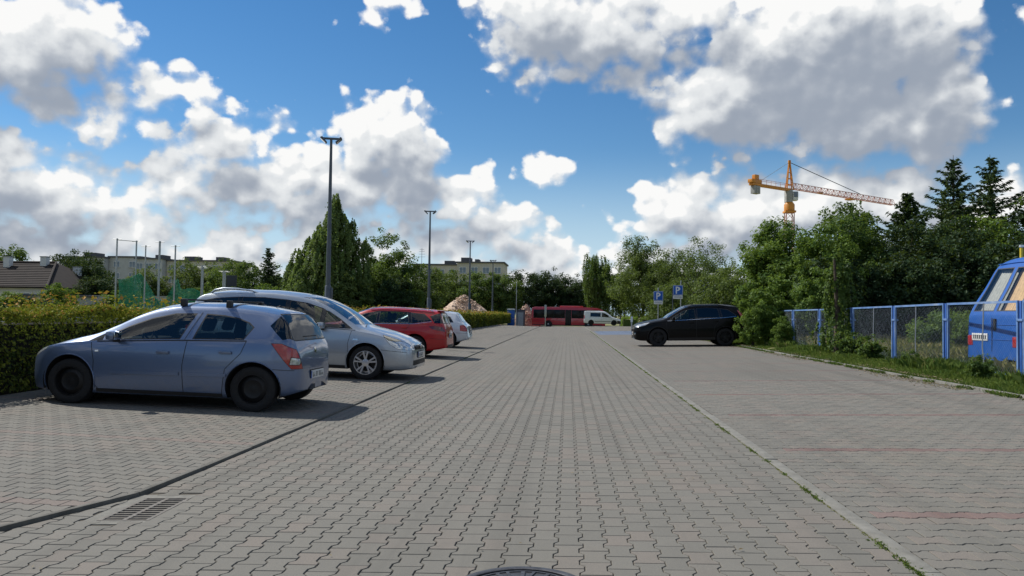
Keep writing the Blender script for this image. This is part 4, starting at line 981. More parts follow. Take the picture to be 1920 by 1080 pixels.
def make_wheel(root, x, y, r, wd, style, rimcol, sgn, rr=None):
    rr = rr or r * .66
    prof = [(rr, -wd * .46), (rr + .012, -wd * .5), (r * .86, -wd * .52), (r * .965, -wd * .44), (r, -wd * .30), (r, wd * .30), (r * .965, wd * .44), (r * .86, wd * .52), (rr + .012, wd * .5), (rr, wd * .46), (rr - .02, wd * .3), (rr - .02, -wd * .3), (rr, -wd * .46)]
    wo = MB().lathe(prof, 40).build('wheel', MT['rubber'], root, 35, loc=(x, y, r))
    b = MB(); o = sgn * wd * .40
    b.lathe([(rr, sgn * wd * .47), (rr - .012, sgn * wd * .47), (rr - .02, sgn * wd * .36), (rr - .035, sgn * wd * -.2), (.05, sgn * wd * -.2)], 40)
    if style == 'steel':
        b.lathe([(rr * .9, sgn * wd * .2), (rr * .6, sgn * wd * .34), (rr * .35, sgn * wd * .26), (.03, sgn * wd * .30), (.001, sgn * wd * .30)], 32)
    else:
        b.lathe([(.075, sgn * wd * .30), (.07, sgn * wd * .42), (.03, sgn * wd * .45), (.001, sgn * wd * .45)], 24)
        n, pair = style
        for k in range(n):
            a = 2 * math.pi * k / n + .3
            for dlt in ((-pair, pair) if pair else (0,)):
                ai, ao = a + dlt * .35, a + dlt
                wi, w2 = (.014, .017) if pair else (.026, .030)
                def P(rad, ang, off, dep): return (rad * math.cos(ang) - off * math.sin(ang), dep, rad * math.sin(ang) + off * math.cos(ang))
                V = [P(.055, ai, -wi, o * 1.04), P(.055, ai, wi, o * 1.04), P(rr - .012, ao, w2, o * 1.12), P(rr - .012, ao, -w2, o * 1.12),
                     P(.055, ai, -wi, o * .5), P(.055, ai, wi, o * .5), P(rr - .012, ao, w2, o * .6), P(rr - .012, ao, -w2, o * .6)]
                b.add(V, [(0, 1, 2, 3), (4, 7, 6, 5), (0, 4, 5, 1), (1, 5, 6, 2), (2, 6, 7, 3), (3, 7, 4, 0)])
    b.build('rim', rimcol, wo, 30)
    # brake disc behind the spokes
    if style != 'steel': MB().lathe([(rr * .74, sgn * wd * .02), (rr * .74, sgn * -wd * .05), (.05, sgn * -wd * .05)], 24).build('brake_disc', MT['steel'], wo)
    return wo

def build_vehicle(sp):
    root = thing(sp['name'], sp['label'], sp['cat'], sp.get('loc', (0, 0, 0)), sp.get('rot', (0, 0, 0)))
    L, paintm = sp['L'], sp['paint']; root.scale = (1, 1, sp.get('zs', 1))
    bm = body_bmesh(sp); refn = ref_normals(bm)
    r = sp['r']; ra = sp.get('arch', r + .045)
    for wxp in sp['wheels']:
        poly = [(wxp + ra * math.cos(a), r + .015 + ra * math.sin(a)) for a in np.linspace(0, 2 * math.pi, 33)[:-1]]
        fs = cut(bm, poly, 'xz', (0, 3), 99, lambda c: abs(c[1]) > sp['W'] * .45)
        bmesh.ops.delete(bm, geom=[f for f in bm.faces if f.material_index == 99], context='FACES')
    bvh = BVHTree.FromBMesh(bm)
    key = {}; nid = 10
    for (nm, view, poly, zones, cond, mat_, seal) in sp['cuts']:
        fs = cut(bm, poly, view, zones, nid, cond)
        if fs:
            if seal:
                for sg in (1, -1):
                    half = [f for f in fs if f.is_valid and f.calc_center_median()[1] * sg > 0] if view == 'xz' else (fs if sg > 0 else [])
                    if half:
                        rg = bmesh.ops.inset_region(bm, faces=half, thickness=seal, depth=-.003, use_even_offset=True, use_boundary=True)
                        for f in rg['faces']: f.material_index = 1000 + nid
            key[nid] = (nm, view, mat_)
        nid += 1
    groups = {}
    for f in bm.faces:
        m = f.material_index; c = f.calc_center_median()
        k = (m, (c[1] > 0) if ((m % 1000) in key and key[m % 1000][1] == 'xz') else None) if m >= 7 else (3 if m == 3 else 0, None)
        groups.setdefault(k, []).append(f)
    allbody = [f for k, fs in groups.items() if k[0] == 0 for f in fs]
    # cabin lining just inside the outer skin
    if sp.get('lining', True):
        me = faces_mesh('cabin_lining', [f for f in allbody if f.calc_center_median()[2] > sp['bot'][1][1] + .1 and sp['cabin'][0] < f.calc_center_median()[0] < sp['cabin'][1]])
        b2 = bmesh.new(); b2.from_mesh(me); bmesh.ops.recalc_face_normals(b2, faces=b2.faces[:])
        b2.normal_update()
        for v in b2.verts:
            n = v.normal; out = Vector((0, v.co.y, max(v.co.z - .8, 0.0)))
            if n.dot(out) < 0: n = -n
            v.co -= n * .028
        b2.to_mesh(me); b2.free(); put('cabin_lining', me, MT['trim'], root)
    for k, fs in groups.items():
        if k[0] == 0: nm, mt = 'body', paintm
        elif k[0] == 3: nm, mt = 'underbody', MT['under']
        elif k[0] >= 1000: nm, mt = 'window_seal', MT['black']
        else: nm, _, mt = key[k[0]]
        me = faces_mesh(nm, fs); smooth_mesh(me, 42)
        if k[0] != 3:
            me.set_sharp_from_angle(angle=math.pi); me.normals_split_custom_set_from_vertices([refn(v.co) for v in me.vertices])
        put(nm, me, mt, root)
    bm.free()
    # wheels and wheel housings
    for wxp in sp['wheels']:
        for sg in (1, -1):
            yo = sg * (sp['W'] - .105 - sp.get('winset', .03))
            make_wheel(root, wxp, yo, r, .20, sp['style'], sp['rim'], sg, sp.get('rr'))
            b = MB(); n = 20; V = []
            for i in range(n + 1):
                a = -.35 + (math.pi + .7) * i / n
                for yy in (sg * (sp['W'] * .985 - .03), sg * (sp['W'] - .36)): V.append((wxp + (ra + .012) * math.cos(a), yy, r + .015 + (ra + .012) * math.sin(a)))
            b.add(V, [(2 * i, 2 * i + 1, 2 * i + 3, 2 * i + 2) for i in range(n)]); b.add([V[2 * i + 1] for i in range(n + 1)], [tuple(range(n + 1))])
            b.build('wheel_housing', MT['under'], root)
            # rolled edge of the arch
            pts = []
            for i in range(25):
                a = -.25 + (math.pi + .5) * i / 24; X_, Z_ = wxp + (ra + .006) * math.cos(a), r + .015 + (ra + .006) * math.sin(a)
                h = bvh.ray_cast(Vector((X_, sg * 2, Z_)), Vector((0, -sg, 0)))
                if h[0] is not None and abs(h[0].y) > sp['W'] * .5: pts.append((X_, h[0].y + sg * .002, Z_))
            if len(pts) > 4: MB().tube(pts, .010, 6).build('arch_edge', sp.get('arch_mat', paintm), root, 60)
    def hit(x, z, sg):
        h = bvh.ray_cast(Vector((x, sg * 3, z)), Vector((0, -sg, 0))); return (h[0], h[1]) if h[0] is not None else (None, None)
    def ribbon(name, pts, wd, sg, mat_, off=.0022, step=.03, thick=0.0):
        P = []
        for (a, b) in zip(pts[:-1], pts[1:]):
            n = max(1, int(math.dist(a, b) / step)); P += [(a[0] + (b[0] - a[0]) * i / n, a[1] + (b[1] - a[1]) * i / n) for i in range(n)]
        P.append(pts[-1]); V = []; prev = None
        for i, (x, z) in enumerate(P):
            p, n = hit(x, z, sg)
            if p is None: continue
            q = P[min(i + 1, len(P) - 1)]; o = P[max(i - 1, 0)]; t = Vector((q[0] - o[0], 0, q[1] - o[1])).normalized()
            if n.y * sg < 0: n = -n
            s_ = n.cross(t).normalized()
            V.append([p + s_ * wd / 2 + n * .0005, p + s_ * wd / 2 + n * off, p - s_ * wd / 2 + n * off, p - s_ * wd / 2 + n * .0005])
        if len(V) < 2: return None
        b = MB(); VV = [v for q in V for v in q]
        b.add(VV, [(4 * i + k, 4 * i + k + 1, 4 * i + 5 + k, 4 * i + 4 + k) for i in range(len(V) - 1) for k in range(3)])
        return b.build(name, mat_, root, 40)
    for sg in (1, -1):
        for ln in sp.get('seams', []): ribbon('door_seam', ln, .008, sg, MT['black'])
        for (nm, ln, wd, mt, off) in sp.get('strips', []): ribbon(nm, ln, wd, sg, mt, off)
        for (x, z) in sp.get('handles', []):
            p, n = hit(x, z, sg)
            if p is not None:
                if n.y * sg < 0: n = -n
                q = MB().box(-.085, .085, -.016, .016, -.020, .020)
                h = q.build('door_handle', sp.get('handle_mat', paintm), root, bevel=.012); h.location = p + n * .016; h.rotation_euler = (math.asin(max(-1, min(1, n.z * -sg))), 0, 0)
                c = MB().box(-.07, .07, -.003, .003, -.030, .002).build('handle_recess', MT['black'], h); c.location = (0, -sg * .016, -.008)
        if 'mirror' in sp:
            x, z = sp['mirror']; p, n = hit(x, z, sg)
            yb = p.y if p is not None else sg * sp['W'] * .9
            o = MB().box(-.075, .055, -.095, .095, -.065, .065).build('wing_mirror', sp.get('mirror_mat', paintm), root, bevel=.052, loc=(x, yb + sg * .135, z + .055))
            MB().box(-.03, .03, -.06, .03, -.03, .03).build('mirror_foot', MT['black'], o, bevel=.012, loc=(0, -sg * .08, -.06))
            MB().box(.050, .059, -.078, .078, -.050, .050).build('mirror_glass', MT['chrome'], o, bevel=.003)
    return root, hit, ribbon, bvh

def plate(root, x, z, face, w=.52, h=.114, marks=7):
    """White number plate with a row of dark characters, on the front (-1) or the rear (+1)."""
    p = MB().box(-.006, .006, -w / 2, w / 2, -h / 2, h / 2).build('number_plate', MT['plate'], root, bevel=.003, loc=(x, 0, z))
    b = MB(); rr_ = random.Random(int(x * 1000)); xx = face * .0075
    for i in range(marks):
        y = -w / 2 + .085 + i * (w - .14) / (marks - 1)
        b.box(xx - .001, xx + .001, y - .020, y - .010, -.036, .036)
        if rr_.random() < .7: b.box(xx - .001, xx + .001, y + .010, y + .018, -.036, .036 * rr_.choice((1, 0)))
        b.box(xx - .001, xx + .001, y - .010, y + .010, *((.026, .036) if rr_.random() < .6 else (-.036, -.026)))
    b.build('plate_characters', MT['plate_ink'], p)
    MB().box(xx - .0012, xx + .0012, -face * (w / 2 - .002) - .02, -face * (w / 2 - .002) + .02, -h / 2 + .004, h / 2 - .004).build('plate_band', MT['p_vanblue'], p)
    MB().box(-.004, .003, -w / 2 - .014, w / 2 + .014, -h / 2 - .014, h / 2 + .014).build('plate_frame', MT['black'], p, loc=(-face * .004, 0, 0))

def seat(root, x, y, z, mat_, wd=.50, head=True):
    s = MB().box(0, .50, -wd / 2, wd / 2, 0, .15).build('seat', mat_, root, bevel=.05, loc=(x, y, z))
    Mx = Matrix.Translation((.44, 0, .10)) @ Matrix.Rotation(R(18), 4, 'Y')
    MB().box(0, .13, -wd / 2, wd / 2, 0, .62, Mx).build('backrest', mat_, s, bevel=.05)
    if head:
        for yy in ((0,) if wd < .7 else (-wd * .3, wd * .3)): MB().box(.01, .11, -.13 + yy, .13 + yy, .66, .86, Mx).build('headrest', mat_, s, bevel=.045)
    return s

def cabin(root, xd, zd, W_, fx, rx, zs, sw_side=1):
    """Dashboard, steering wheel and seats."""
    MB().box(-.25, .20, -W_ * .86, W_ * .86, -.22, 0).build('dashboard', MT['trim'], root, bevel=.06, loc=(xd, 0, zd))
    M_ = Matrix.Translation((xd + .33, -W_ * .42, zd - .02)) @ Matrix.Rotation(R(65), 4, 'Y')
    b = MB(); ring = [M_ @ Vector((.18 * math.cos(a), .18 * math.sin(a), 0)) for a in np.linspace(0, 2 * math.pi, 25)]
    b.tube(ring, .015, 8, False)
    for a in (0, 2.2, -2.2): b.tube([M_ @ Vector((0, 0, -.02)), M_ @ Vector((.17 * math.cos(a), .17 * math.sin(a), 0))], .014, 6)
    b.build('steering_wheel', MT['trim_light'], root, 40)
    for sy in (-1, 1): seat(root, fx, sy * W_ * .42, zs, MT['trim'])
    seat(root, rx, 0, zs + .03, MT['trim'], W_ * 1.45)
    MB().box(xd + .1, rx + .75, -W_ * .84, W_ * .84, -.01, .01).build('cabin_floor', MT['trim'], root, loc=(0, 0, zs - .12))

front = lambda xm: (lambda c: c[0] < xm)
rear = lambda xm: (lambda c: c[0] > xm)
TILT_L, TILT_R = math.atan(.0233), -math.atan(.0238)

# ---- slate blue hatchback, parked nose to the hedge
corsa = dict(name='hatchback_car', label='slate blue five-door hatchback with black roof bar feet, parked nose to the hedge', cat='car',
    L=4.0, W=.86, r=.315, wheels=(.835, 3.346), style='steel', rim=MT['steel'], paint=MT['p_blue'], cabin=(1.0, 3.95),
    loc=(-7.465, 10.61, zg(-5.4) + .0), rot=(0, TILT_L, 0),
    top=[(0, .47), (.015, .60), (.07, .685), (.2, .755), (.5, .865), (.85, .965), (1.08, 1.03), (1.35, 1.19), (1.65, 1.345), (1.95, 1.44), (2.3, 1.485), (2.7, 1.488), (3.1, 1.465), (3.45, 1.42), (3.60, 1.385), (3.70, 1.27), (3.83, 1.06), (3.89, .95), (3.93, .86), (3.965, .72), (3.985, .55), (4.0, .42)],
    bot=[(0, .24), (.25, .19), (.6, .17), (3.4, .19), (3.8, .24), (4.0, .30)],
    belt=[(0, .60), (.5, .80), (1.15, .885), (2.3, .945), (3.25, .97), (3.6, .985), (3.9, .93), (4.0, .6)],
    w=[(0, .30), (.03, .46), (.10, .60), (.25, .72), (.45, .80), (.8, .85), (1.4, .862), (3.0, .865), (3.5, .845), (3.75, .785), (3.90, .70), (3.965, .60), (3.99, .48), (4.0, .40)],
    wr=[(0, .26), (.1, .48), (.25, .60), (.6, .68), (1.05, .72), (1.5, .64), (1.95, .585), (2.8, .585), (3.45, .57), (3.62, .58), (3.84, .64), (3.92, .64), (3.98, .5), (4.0, .38)],
    crown=[(0, .03), (.5, .05), (1.05, .06), (1.4, .10), (1.9, .085), (2.8, .07), (3.55, .06), (3.8, .04), (4.0, .03)],
    cuts=[
        ('quarter_glass', 'xz', [(1.07, .885), (1.15, .935), (1.27, 1.005), (1.27, .905)], (1,), None, MT['g_dark'], .0),
        ('side_window', 'xz', [(1.30, .912), (1.30, .965), (1.55, 1.105), (1.85, 1.235), (2.17, 1.315), (2.475, 1.325), (2.335, .962)], (1,), None, MT['g_clear'], .016),
        ('side_window', 'xz', [(2.50, .968), (2.60, 1.326), (2.85, 1.315), (3.05, 1.285), (3.22, 1.225), (3.30, 1.16), (3.20, .985)], (1,), None, MT['g_clear'], .016),
        ('windscreen', 'yz', [(-.66, 1.045), (-.50, 1.40), (.50, 1.40), (.66, 1.045)], (2,), front(2.3), MT['g_shield'], .012),
        ('rear_window', 'yz', [(-.70, 1.02), (-.62, .985), (.62, .985), (.70, 1.02), (.555, 1.335), (.5, 1.36), (-.5, 1.36), (-.555, 1.335)], (1, 2), rear(3.4), MT['g_dark'], .02),
        ('quarter_glass', 'xz', [(3.50, 1.19), (3.60, 1.335), (3.68, 1.30), (3.82, 1.03), (3.70, 1.00)], (1,), None, MT['g_dark'], .0),
        ('reversing_light', 'xz', [(3.83, .665), (3.95, .66), (3.97, .745), (3.85, .765)], (0,), None, MT['clear_lens'], .004),
        ('taillight', 'xz', [(3.56, .955), (3.70, .955), (3.95, .86), (3.999, .70), (3.999, .60), (3.86, .60), (3.76, .70), (3.66, .82)], (0,), None, MT['red_lens'], .006),
        ('headlight', 'xz', [(.04, .60), (.10, .70), (.40, .84), (.55, .855), (.42, .745), (.16, .625)], (0, 1), None, MT['clear_lens'], .006),
    ],
    seams=[[(1.12, .87), (1.18, .62), (1.18, .30), (1.24, .24)], [(2.44, .95), (2.40, .60), (2.42, .24)], [(3.24, .97), (3.18, .80), (2.98, .58), (2.94, .24)], [(2.40, .96), (2.54, 1.34)], [(3.56, .60), (3.9, .585)]],
    strips=[('side_moulding', [(1.42, .475), (2.36, .487)], .045, MT['p_blue'], .014), ('side_moulding', [(2.46, .488), (3.0, .495)], .045, MT['p_blue'], .014), ('window_rail', [(1.2, .888), (2.3, .945), (3.24, .972)], .016, MT['black'], .004), ('side_indicator', [(1.19, .755), (1.24, .757)], .022, MT['clear_lens'], .006),
            ('sill_trim', [(1.22, .215), (2.95, .215)], .05, MT['black'], .004)],
    handles=[(2.13, .775), (2.98, .805)], mirror=(1.50, .925), mirror_mat=MT['p_blue'])
def warp(sp, f, d):
    for k in ('top', 'bot', 'belt', 'w', 'wr', 'crown'): sp[k] = [(f(x) - d, q) for x, q in sp[k]]
    sp['cuts'] = [(nm, vw, [(f(x) - d, z) for x, z in po] if vw == 'xz' else po, zn, cd, mt, sl2) for nm, vw, po, zn, cd, mt, sl2 in sp['cuts']]
    sp['seams'] = [[(f(x) - d, z) for x, z in l] for l in sp['seams']]; sp['strips'] = [(a, [(f(x) - d, z) for x, z in l], b, c, e) for a, l, b, c, e in sp['strips']]
    sp['handles'] = [(f(x) - d, z) for x, z in sp['handles']]; sp['mirror'] = (f(sp['mirror'][0]) - d, sp['mirror'][1]); sp['wheels'] = tuple(x - d for x in sp['wheels']); sp['cabin'] = tuple(x - d for x in sp['cabin'])
wf = lambda x: (.10 + x * (.6 - .10) / .6) if x < .6 else (3.7 + (x - 3.7) * .24 / .30 if x > 3.7 else x)
warp(corsa, wf, .10); corsa['L'] = wf(4.0) - .10; corsa['loc'] = (-7.365, 10.66, zg(-7.365) + .016); corsa['zs'] = .955
root, hit, ribbon, bvh = build_vehicle(corsa)
cabin(root, 1.22, .93, .72, 1.65, 2.45, .36)
plate(root, 3.838, .50, 1)
MB().lathe([(.045, 0), (.045, .012), (.0, .016)], 20, 'z', Matrix.Translation((3.785, 0, .84)) @ Matrix.Rotation(R(78), 4, 'Y')).build('rear_emblem', MT['chrome'], root, 30)
MB().box(3.68, 3.712, -.28, .28, 1.03, 1.05).build('rear_wiper', MT['black'], root, bevel=.006)
for x in (2.12, 2.76):
    zr_ = 1.425 if x < 2.5 else 1.42
    for sg in (1, -1): MB().box(x - .034, x + .034, sg * .53 - .05, sg * .53 + .05, zr_ - .01, zr_ + .10).build('roof_bar_foot', MT['black'], root, bevel=.018)
    MB().box(x - .018, x + .018, -.50, .50, zr_ + .075, zr_ + .10).build('roof_bar', MT['black'], root, bevel=.004)
MB().tube([(3.20, 0, 1.44), (3.26, 0, 1.475)], [.006, .004], 6).build('roof_aerial', MT['black'], root)

# ---- silver people carrier, nose to the aisle
espace = dict(name='people_carrier', label='silver people carrier with roof rails and twin-spoke alloy wheels, nose to the aisle', cat='car',
    L=4.75, W=.93, r=.335, wheels=(.92, 3.72), style=(5, .20), rim=MT['alloy'], rr=.235, paint=MT['p_silver'], cabin=(1.05, 4.6),
    loc=(-3.06, 15.83, -.075 + .020), rot=(0, -TILT_L, math.pi),
    top=[(0, .46), (.012, .58), (.05, .68), (.14, .77), (.4, .89), (.8, 1.00), (1.05, 1.06), (1.4, 1.30), (1.75, 1.49), (2.1, 1.615), (2.5, 1.68), (3.1, 1.715), (3.8, 1.70), (4.35, 1.63), (4.5, 1.55), (4.62, 1.20), (4.68, .95), (4.73, .7), (4.75, .5)],
    bot=[(0, .24), (.3, .20), (.7, .20), (3.8, .22), (4.5, .28), (4.75, .34)],
    belt=[(0, .62), (.6, .86), (1.2, .95), (2.4, 1.0), (3.6, 1.03), (4.5, 1.06), (4.75, .8)],
    w=[(0, .56), (.03, .66), (.12, .78), (.3, .86), (.8, .915), (1.4, .93), (3.9, .93), (4.4, .90), (4.65, .84), (4.75, .72)],
    wr=[(0, .50), (.3, .68), (.8, .78), (1.1, .78), (1.5, .72), (2.1, .655), (3.0, .64), (4.2, .63), (4.5, .66), (4.7, .74), (4.75, .66)],
    crown=[(0, .03), (.5, .06), (1.05, .06), (1.4, .12), (2.1, .10), (3.0, .085), (4.3, .07), (4.75, .03)],
    cuts=[
        ('side_window', 'xz', [(1.20, .985), (1.48, 1.175), (1.72, 1.315), (1.80, 1.34), (1.80, 1.0)], (1,), None, MT['g_clear'], .014),
        ('side_window', 'xz', [(1.87, 1.005), (1.87, 1.38), (2.2, 1.475), (2.55, 1.515), (2.55, 1.03)], (1,), None, MT['g_clear'], .014),
        ('side_window', 'xz', [(2.62, 1.035), (2.62, 1.525), (3.1, 1.555), (3.55, 1.55), (3.55, 1.06)], (1,), None, MT['g_dark'], .014),
        ('side_window', 'xz', [(3.62, 1.062), (3.62, 1.548), (4.1, 1.51), (4.34, 1.46), (4.42, 1.10)], (1,), None, MT['g_dark'], .014),
        ('window_pillar', 'xz', [(1.80, 1.0), (1.80, 1.345), (1.87, 1.38), (1.87, 1.005)], (1,), None, MT['gloss_black'], .0),
        ('window_pillar', 'xz', [(2.55, 1.03), (2.55, 1.515), (2.62, 1.525), (2.62, 1.035)], (1,), None, MT['gloss_black'], .0),
        ('window_pillar', 'xz', [(3.55, 1.06), (3.55, 1.55), (3.62, 1.548), (3.62, 1.062)], (1,), None, MT['gloss_black'], .0),
        ('windscreen', 'yz', [(-.73, 1.075), (-.59, 1.585), (.59, 1.585), (.73, 1.075)], (2,), front(2.4), MT['g_shield'], .016),
        ('rear_window', 'yz', [(-.68, 1.08), (-.62, 1.52), (.62, 1.52), (.68, 1.08)], (2,), rear(4.3), MT['g_dark'], .02),
        ('indicator_lamp', 'xz', [(.62, .895), (.42, .885), (.17, .78), (.33, .775), (.47, .79)], (0, 1), None, MT['amber_lens'], .004),
        ('headlight', 'xz', [(.62, .895), (.42, .885), (.12, .755), (.03, .675), (.03, .605), (.30, .625), (.44, .70)], (0, 1), None, MT['clear_lens'], .006),
        ('taillight', 'xz', [(4.45, 1.35), (4.60, 1.25), (4.75, .85), (4.66, .80), (4.55, 1.0)], (0, 1), None, MT['red_lens'], .005),
        ('grille', 'yz', [(-.44, .60), (-.40, .69), (.40, .69), (.44, .60)], (0, 1, 2), front(.3), MT['black'], .0),
        ('lower_intake', 'yz', [(-.62, .30), (-.62, .40), (.62, .40), (.62, .30)], (0, 2), front(.3), MT['black'], .0),
    ],
    seams=[[(1.22, .95), (1.28, .7), (1.25, .30)], [(2.58, 1.02), (2.56, .6), (2.60, .28)], [(3.58, 1.05), (3.52, .85), (3.34, .66), (3.28, .28)], [(.12, .56), (.62, .60)]],
    strips=[('side_moulding', [(1.30, .555), (2.54, .565)], .06, MT['p_silver'], .012), ('side_moulding', [(2.62, .565), (3.26, .57)], .06, MT['p_silver'], .012), ('window_rail', [(1.15, .965), (2.4, 1.01), (3.6, 1.045), (4.44, 1.075)], .014, MT['black'], .004), ('side_badge', [(1.08, .785), (1.18, .787)], .03, MT['chrome'], .004), ('sill_trim', [(1.32, .24), (3.3, .25)], .06, MT['black'], .004)],
    handles=[(2.42, .86), (3.42, .89)], mirror=(1.80, .985))
root, hit, ribbon, bvh = build_vehicle(espace)
cabin(root, 1.42, .96, .78, 2.1, 3.0, .45)
plate(root, -.006, .50, -1)
for sg in (1, -1):
    MB().tube([(3.25, sg * .60, 1.63), (3.4, sg * .605, 1.675), (3.7, sg * .60, 1.70), (4.0, sg * .595, 1.70), (4.18, sg * .59, 1.66), (4.28, sg * .585, 1.58)], [.012, .02, .026, .028, .026, .02], 8).build('roof_rail', MT['p_silver'], root, 60)
    MB().lathe([(.055, 0), (.05, .012), (.001, .012)], 20, 'z', Matrix.Translation((.075, sg * .60, .35)) @ Matrix.Rotation(R(-90), 4, 'Y')).build('fog_lamp', MT['clear_lens'], root, 30)
    MB().tube([(1.12, sg * .1, 1.085), (1.02, sg * .55, 1.03)], .010, 6).build('windscreen_wiper', MT['black'], root)
MB().prism([(-.05, 0), (0, .075), (.05, 0), (0, -.075)], -.012, 0, 'x', Matrix.Translation((.0, 0, .675))).build('front_emblem', MT['chrome'], root)
b = MB()
for i in range(3): b.box(.008, .03, -.40, .40, .612 + i * .026, .622 + i * .026)
b.build('grille_bars', MT['steel'], root)

# ---- red estate car, tail to the aisle
meg = dict(name='estate_car', label='bright red estate car with smoked tail lamps, tail towards the aisle', cat='car',
    L=4.56, W=.90, r=.325, wheels=(.93, 3.63), style=(5, .0), rim=MT['alloy'], rr=.225, paint=MT['p_red'], cabin=(1.1, 4.4),
    loc=(-8.12, 23.23, zg(-8.12) + .020), rot=(0, TILT_L, 0),
    top=[(0, .46), (.015, .60), (.08, .70), (.3, .80), (.8, .93), (1.2, .99), (1.55, 1.19), (1.9, 1.355), (2.2, 1.44), (2.7, 1.475), (3.4, 1.465), (4.0, 1.43), (4.28, 1.395), (4.33, 1.36), (4.40, 1.15), (4.47, 1.0), (4.52, .85), (4.545, .65), (4.56, .45)],
    bot=[(0, .24), (.3, .18), (3.7, .19), (4.3, .26), (4.56, .32)],
    belt=[(0, .60), (.6, .80), (1.3, .90), (2.5, .955), (3.6, .985), (4.35, 1.0), (4.56, .7)],
    w=[(0, .55), (.03, .65), (.15, .78), (.4, .86), (1.0, .895), (3.6, .90), (4.2, .86), (4.45, .79), (4.52, .72), (4.56, .62)],
    wr=[(0, .50), (.4, .68), (1.2, .74), (1.6, .66), (2.2, .60), (3.5, .585), (4.25, .565), (4.4, .65), (4.52, .68), (4.56, .58)],
    crown=[(0, .03), (.6, .05), (1.2, .06), (1.6, .10), (2.2, .085), (3.5, .07), (4.3, .05), (4.56, .03)],
    cuts=[
        ('side_window', 'xz', [(1.38, .925), (1.7, 1.105), (2.05, 1.25), (2.45, 1.33), (2.45, .965)], (1,), None, MT['g_clear'], .014),
        ('side_window', 'xz', [(2.52, .968), (2.52, 1.335), (3.0, 1.345), (3.35, 1.33), (3.45, .99)], (1,), None, MT['g_clear'], .014),
        ('side_window', 'xz', [(3.52, .995), (3.44, 1.325), (3.85, 1.295), (4.12, 1.09)], (1,), None, MT['g_dark'], .014),
        ('window_pillar', 'xz', [(2.45, .965), (2.45, 1.33), (2.52, 1.335), (2.52, .968)], (1,), None, MT['gloss_black'], .0),
        ('window_pillar', 'xz', [(3.45, .99), (3.35, 1.33), (3.44, 1.325), (3.52, .995)], (1,), None, MT['gloss_black'], .0),
        ('windscreen', 'yz', [(-.68, 1.0), (-.53, 1.40), (.53, 1.40), (.68, 1.0)], (2,), front(2.4), MT['g_shield'], .012),
        ('rear_window', 'yz', [(-.66, 1.02), (-.56, 1.345), (.56, 1.345), (.66, 1.02)], (1, 2), rear(4.15), MT['g_dark'], .02),
        ('quarter_glass', 'xz', [(4.02, 1.23), (4.30, 1.335), (4.43, 1.03), (4.19, 1.03)], (1,), None, MT['g_dark'], .0),
        ('taillight', 'xz', [(4.02, .93), (4.2, .955), (4.56, .90), (4.56, .78), (4.3, .82), (4.12, .86)], (0,), None, MT['dark_red_lens'], .005),
        ('headlight', 'xz', [(.03, .62), (.12, .70), (.55, .84), (.42, .70), (.15, .62)], (0, 1), None, MT['clear_lens'], .005),
    ],
    seams=[[(1.3, .89), (1.32, .3)], [(2.48, .95), (2.45, .28)], [(3.48, .98), (3.2, .6), (3.15, .28)], [(4.1, .58), (4.5, .56)]],
    strips=[('window_rail', [(1.35, .905), (2.5, .96), (3.6, .99), (4.1, 1.075)], .014, MT['chrome'], .004), ('sill_trim', [(1.32, .215), (3.2, .22)], .05, MT['black'], .004)],
    handles=[(2.3, .84), (3.3, .87)], mirror=(1.55, .945))
root, hit, ribbon, bvh = build_vehicle(meg)
cabin(root, 1.5, .93, .74, 2.0, 2.85, .38)
plate(root, 4.552, .66, 1)
MB().box(4.20, 4.40, -.54, .54, 1.385, 1.41).build('roof_spoiler', MT['p_red'], root, bevel=.012)
for sg in (1, -1):
    MB().tube([(2.2, sg * .585, 1.385), (2.3, sg * .585, 1.425), (3.2, sg * .575, 1.445), (4.0, sg * .565, 1.415), (4.1, sg * .56, 1.375)], .015, 8).build('roof_rail', MT['chrome'], root, 60)
    MB().box(4.40, 4.515, sg * .66 - .02, sg * .66 + .02, .87, .905).build('light_strip', MT['clear_lens'], root, bevel=.006)
MB().box(4.50, 4.566, -.50, .50, .30, .40).build('rear_diffuser', MT['black'], root, bevel=.02)

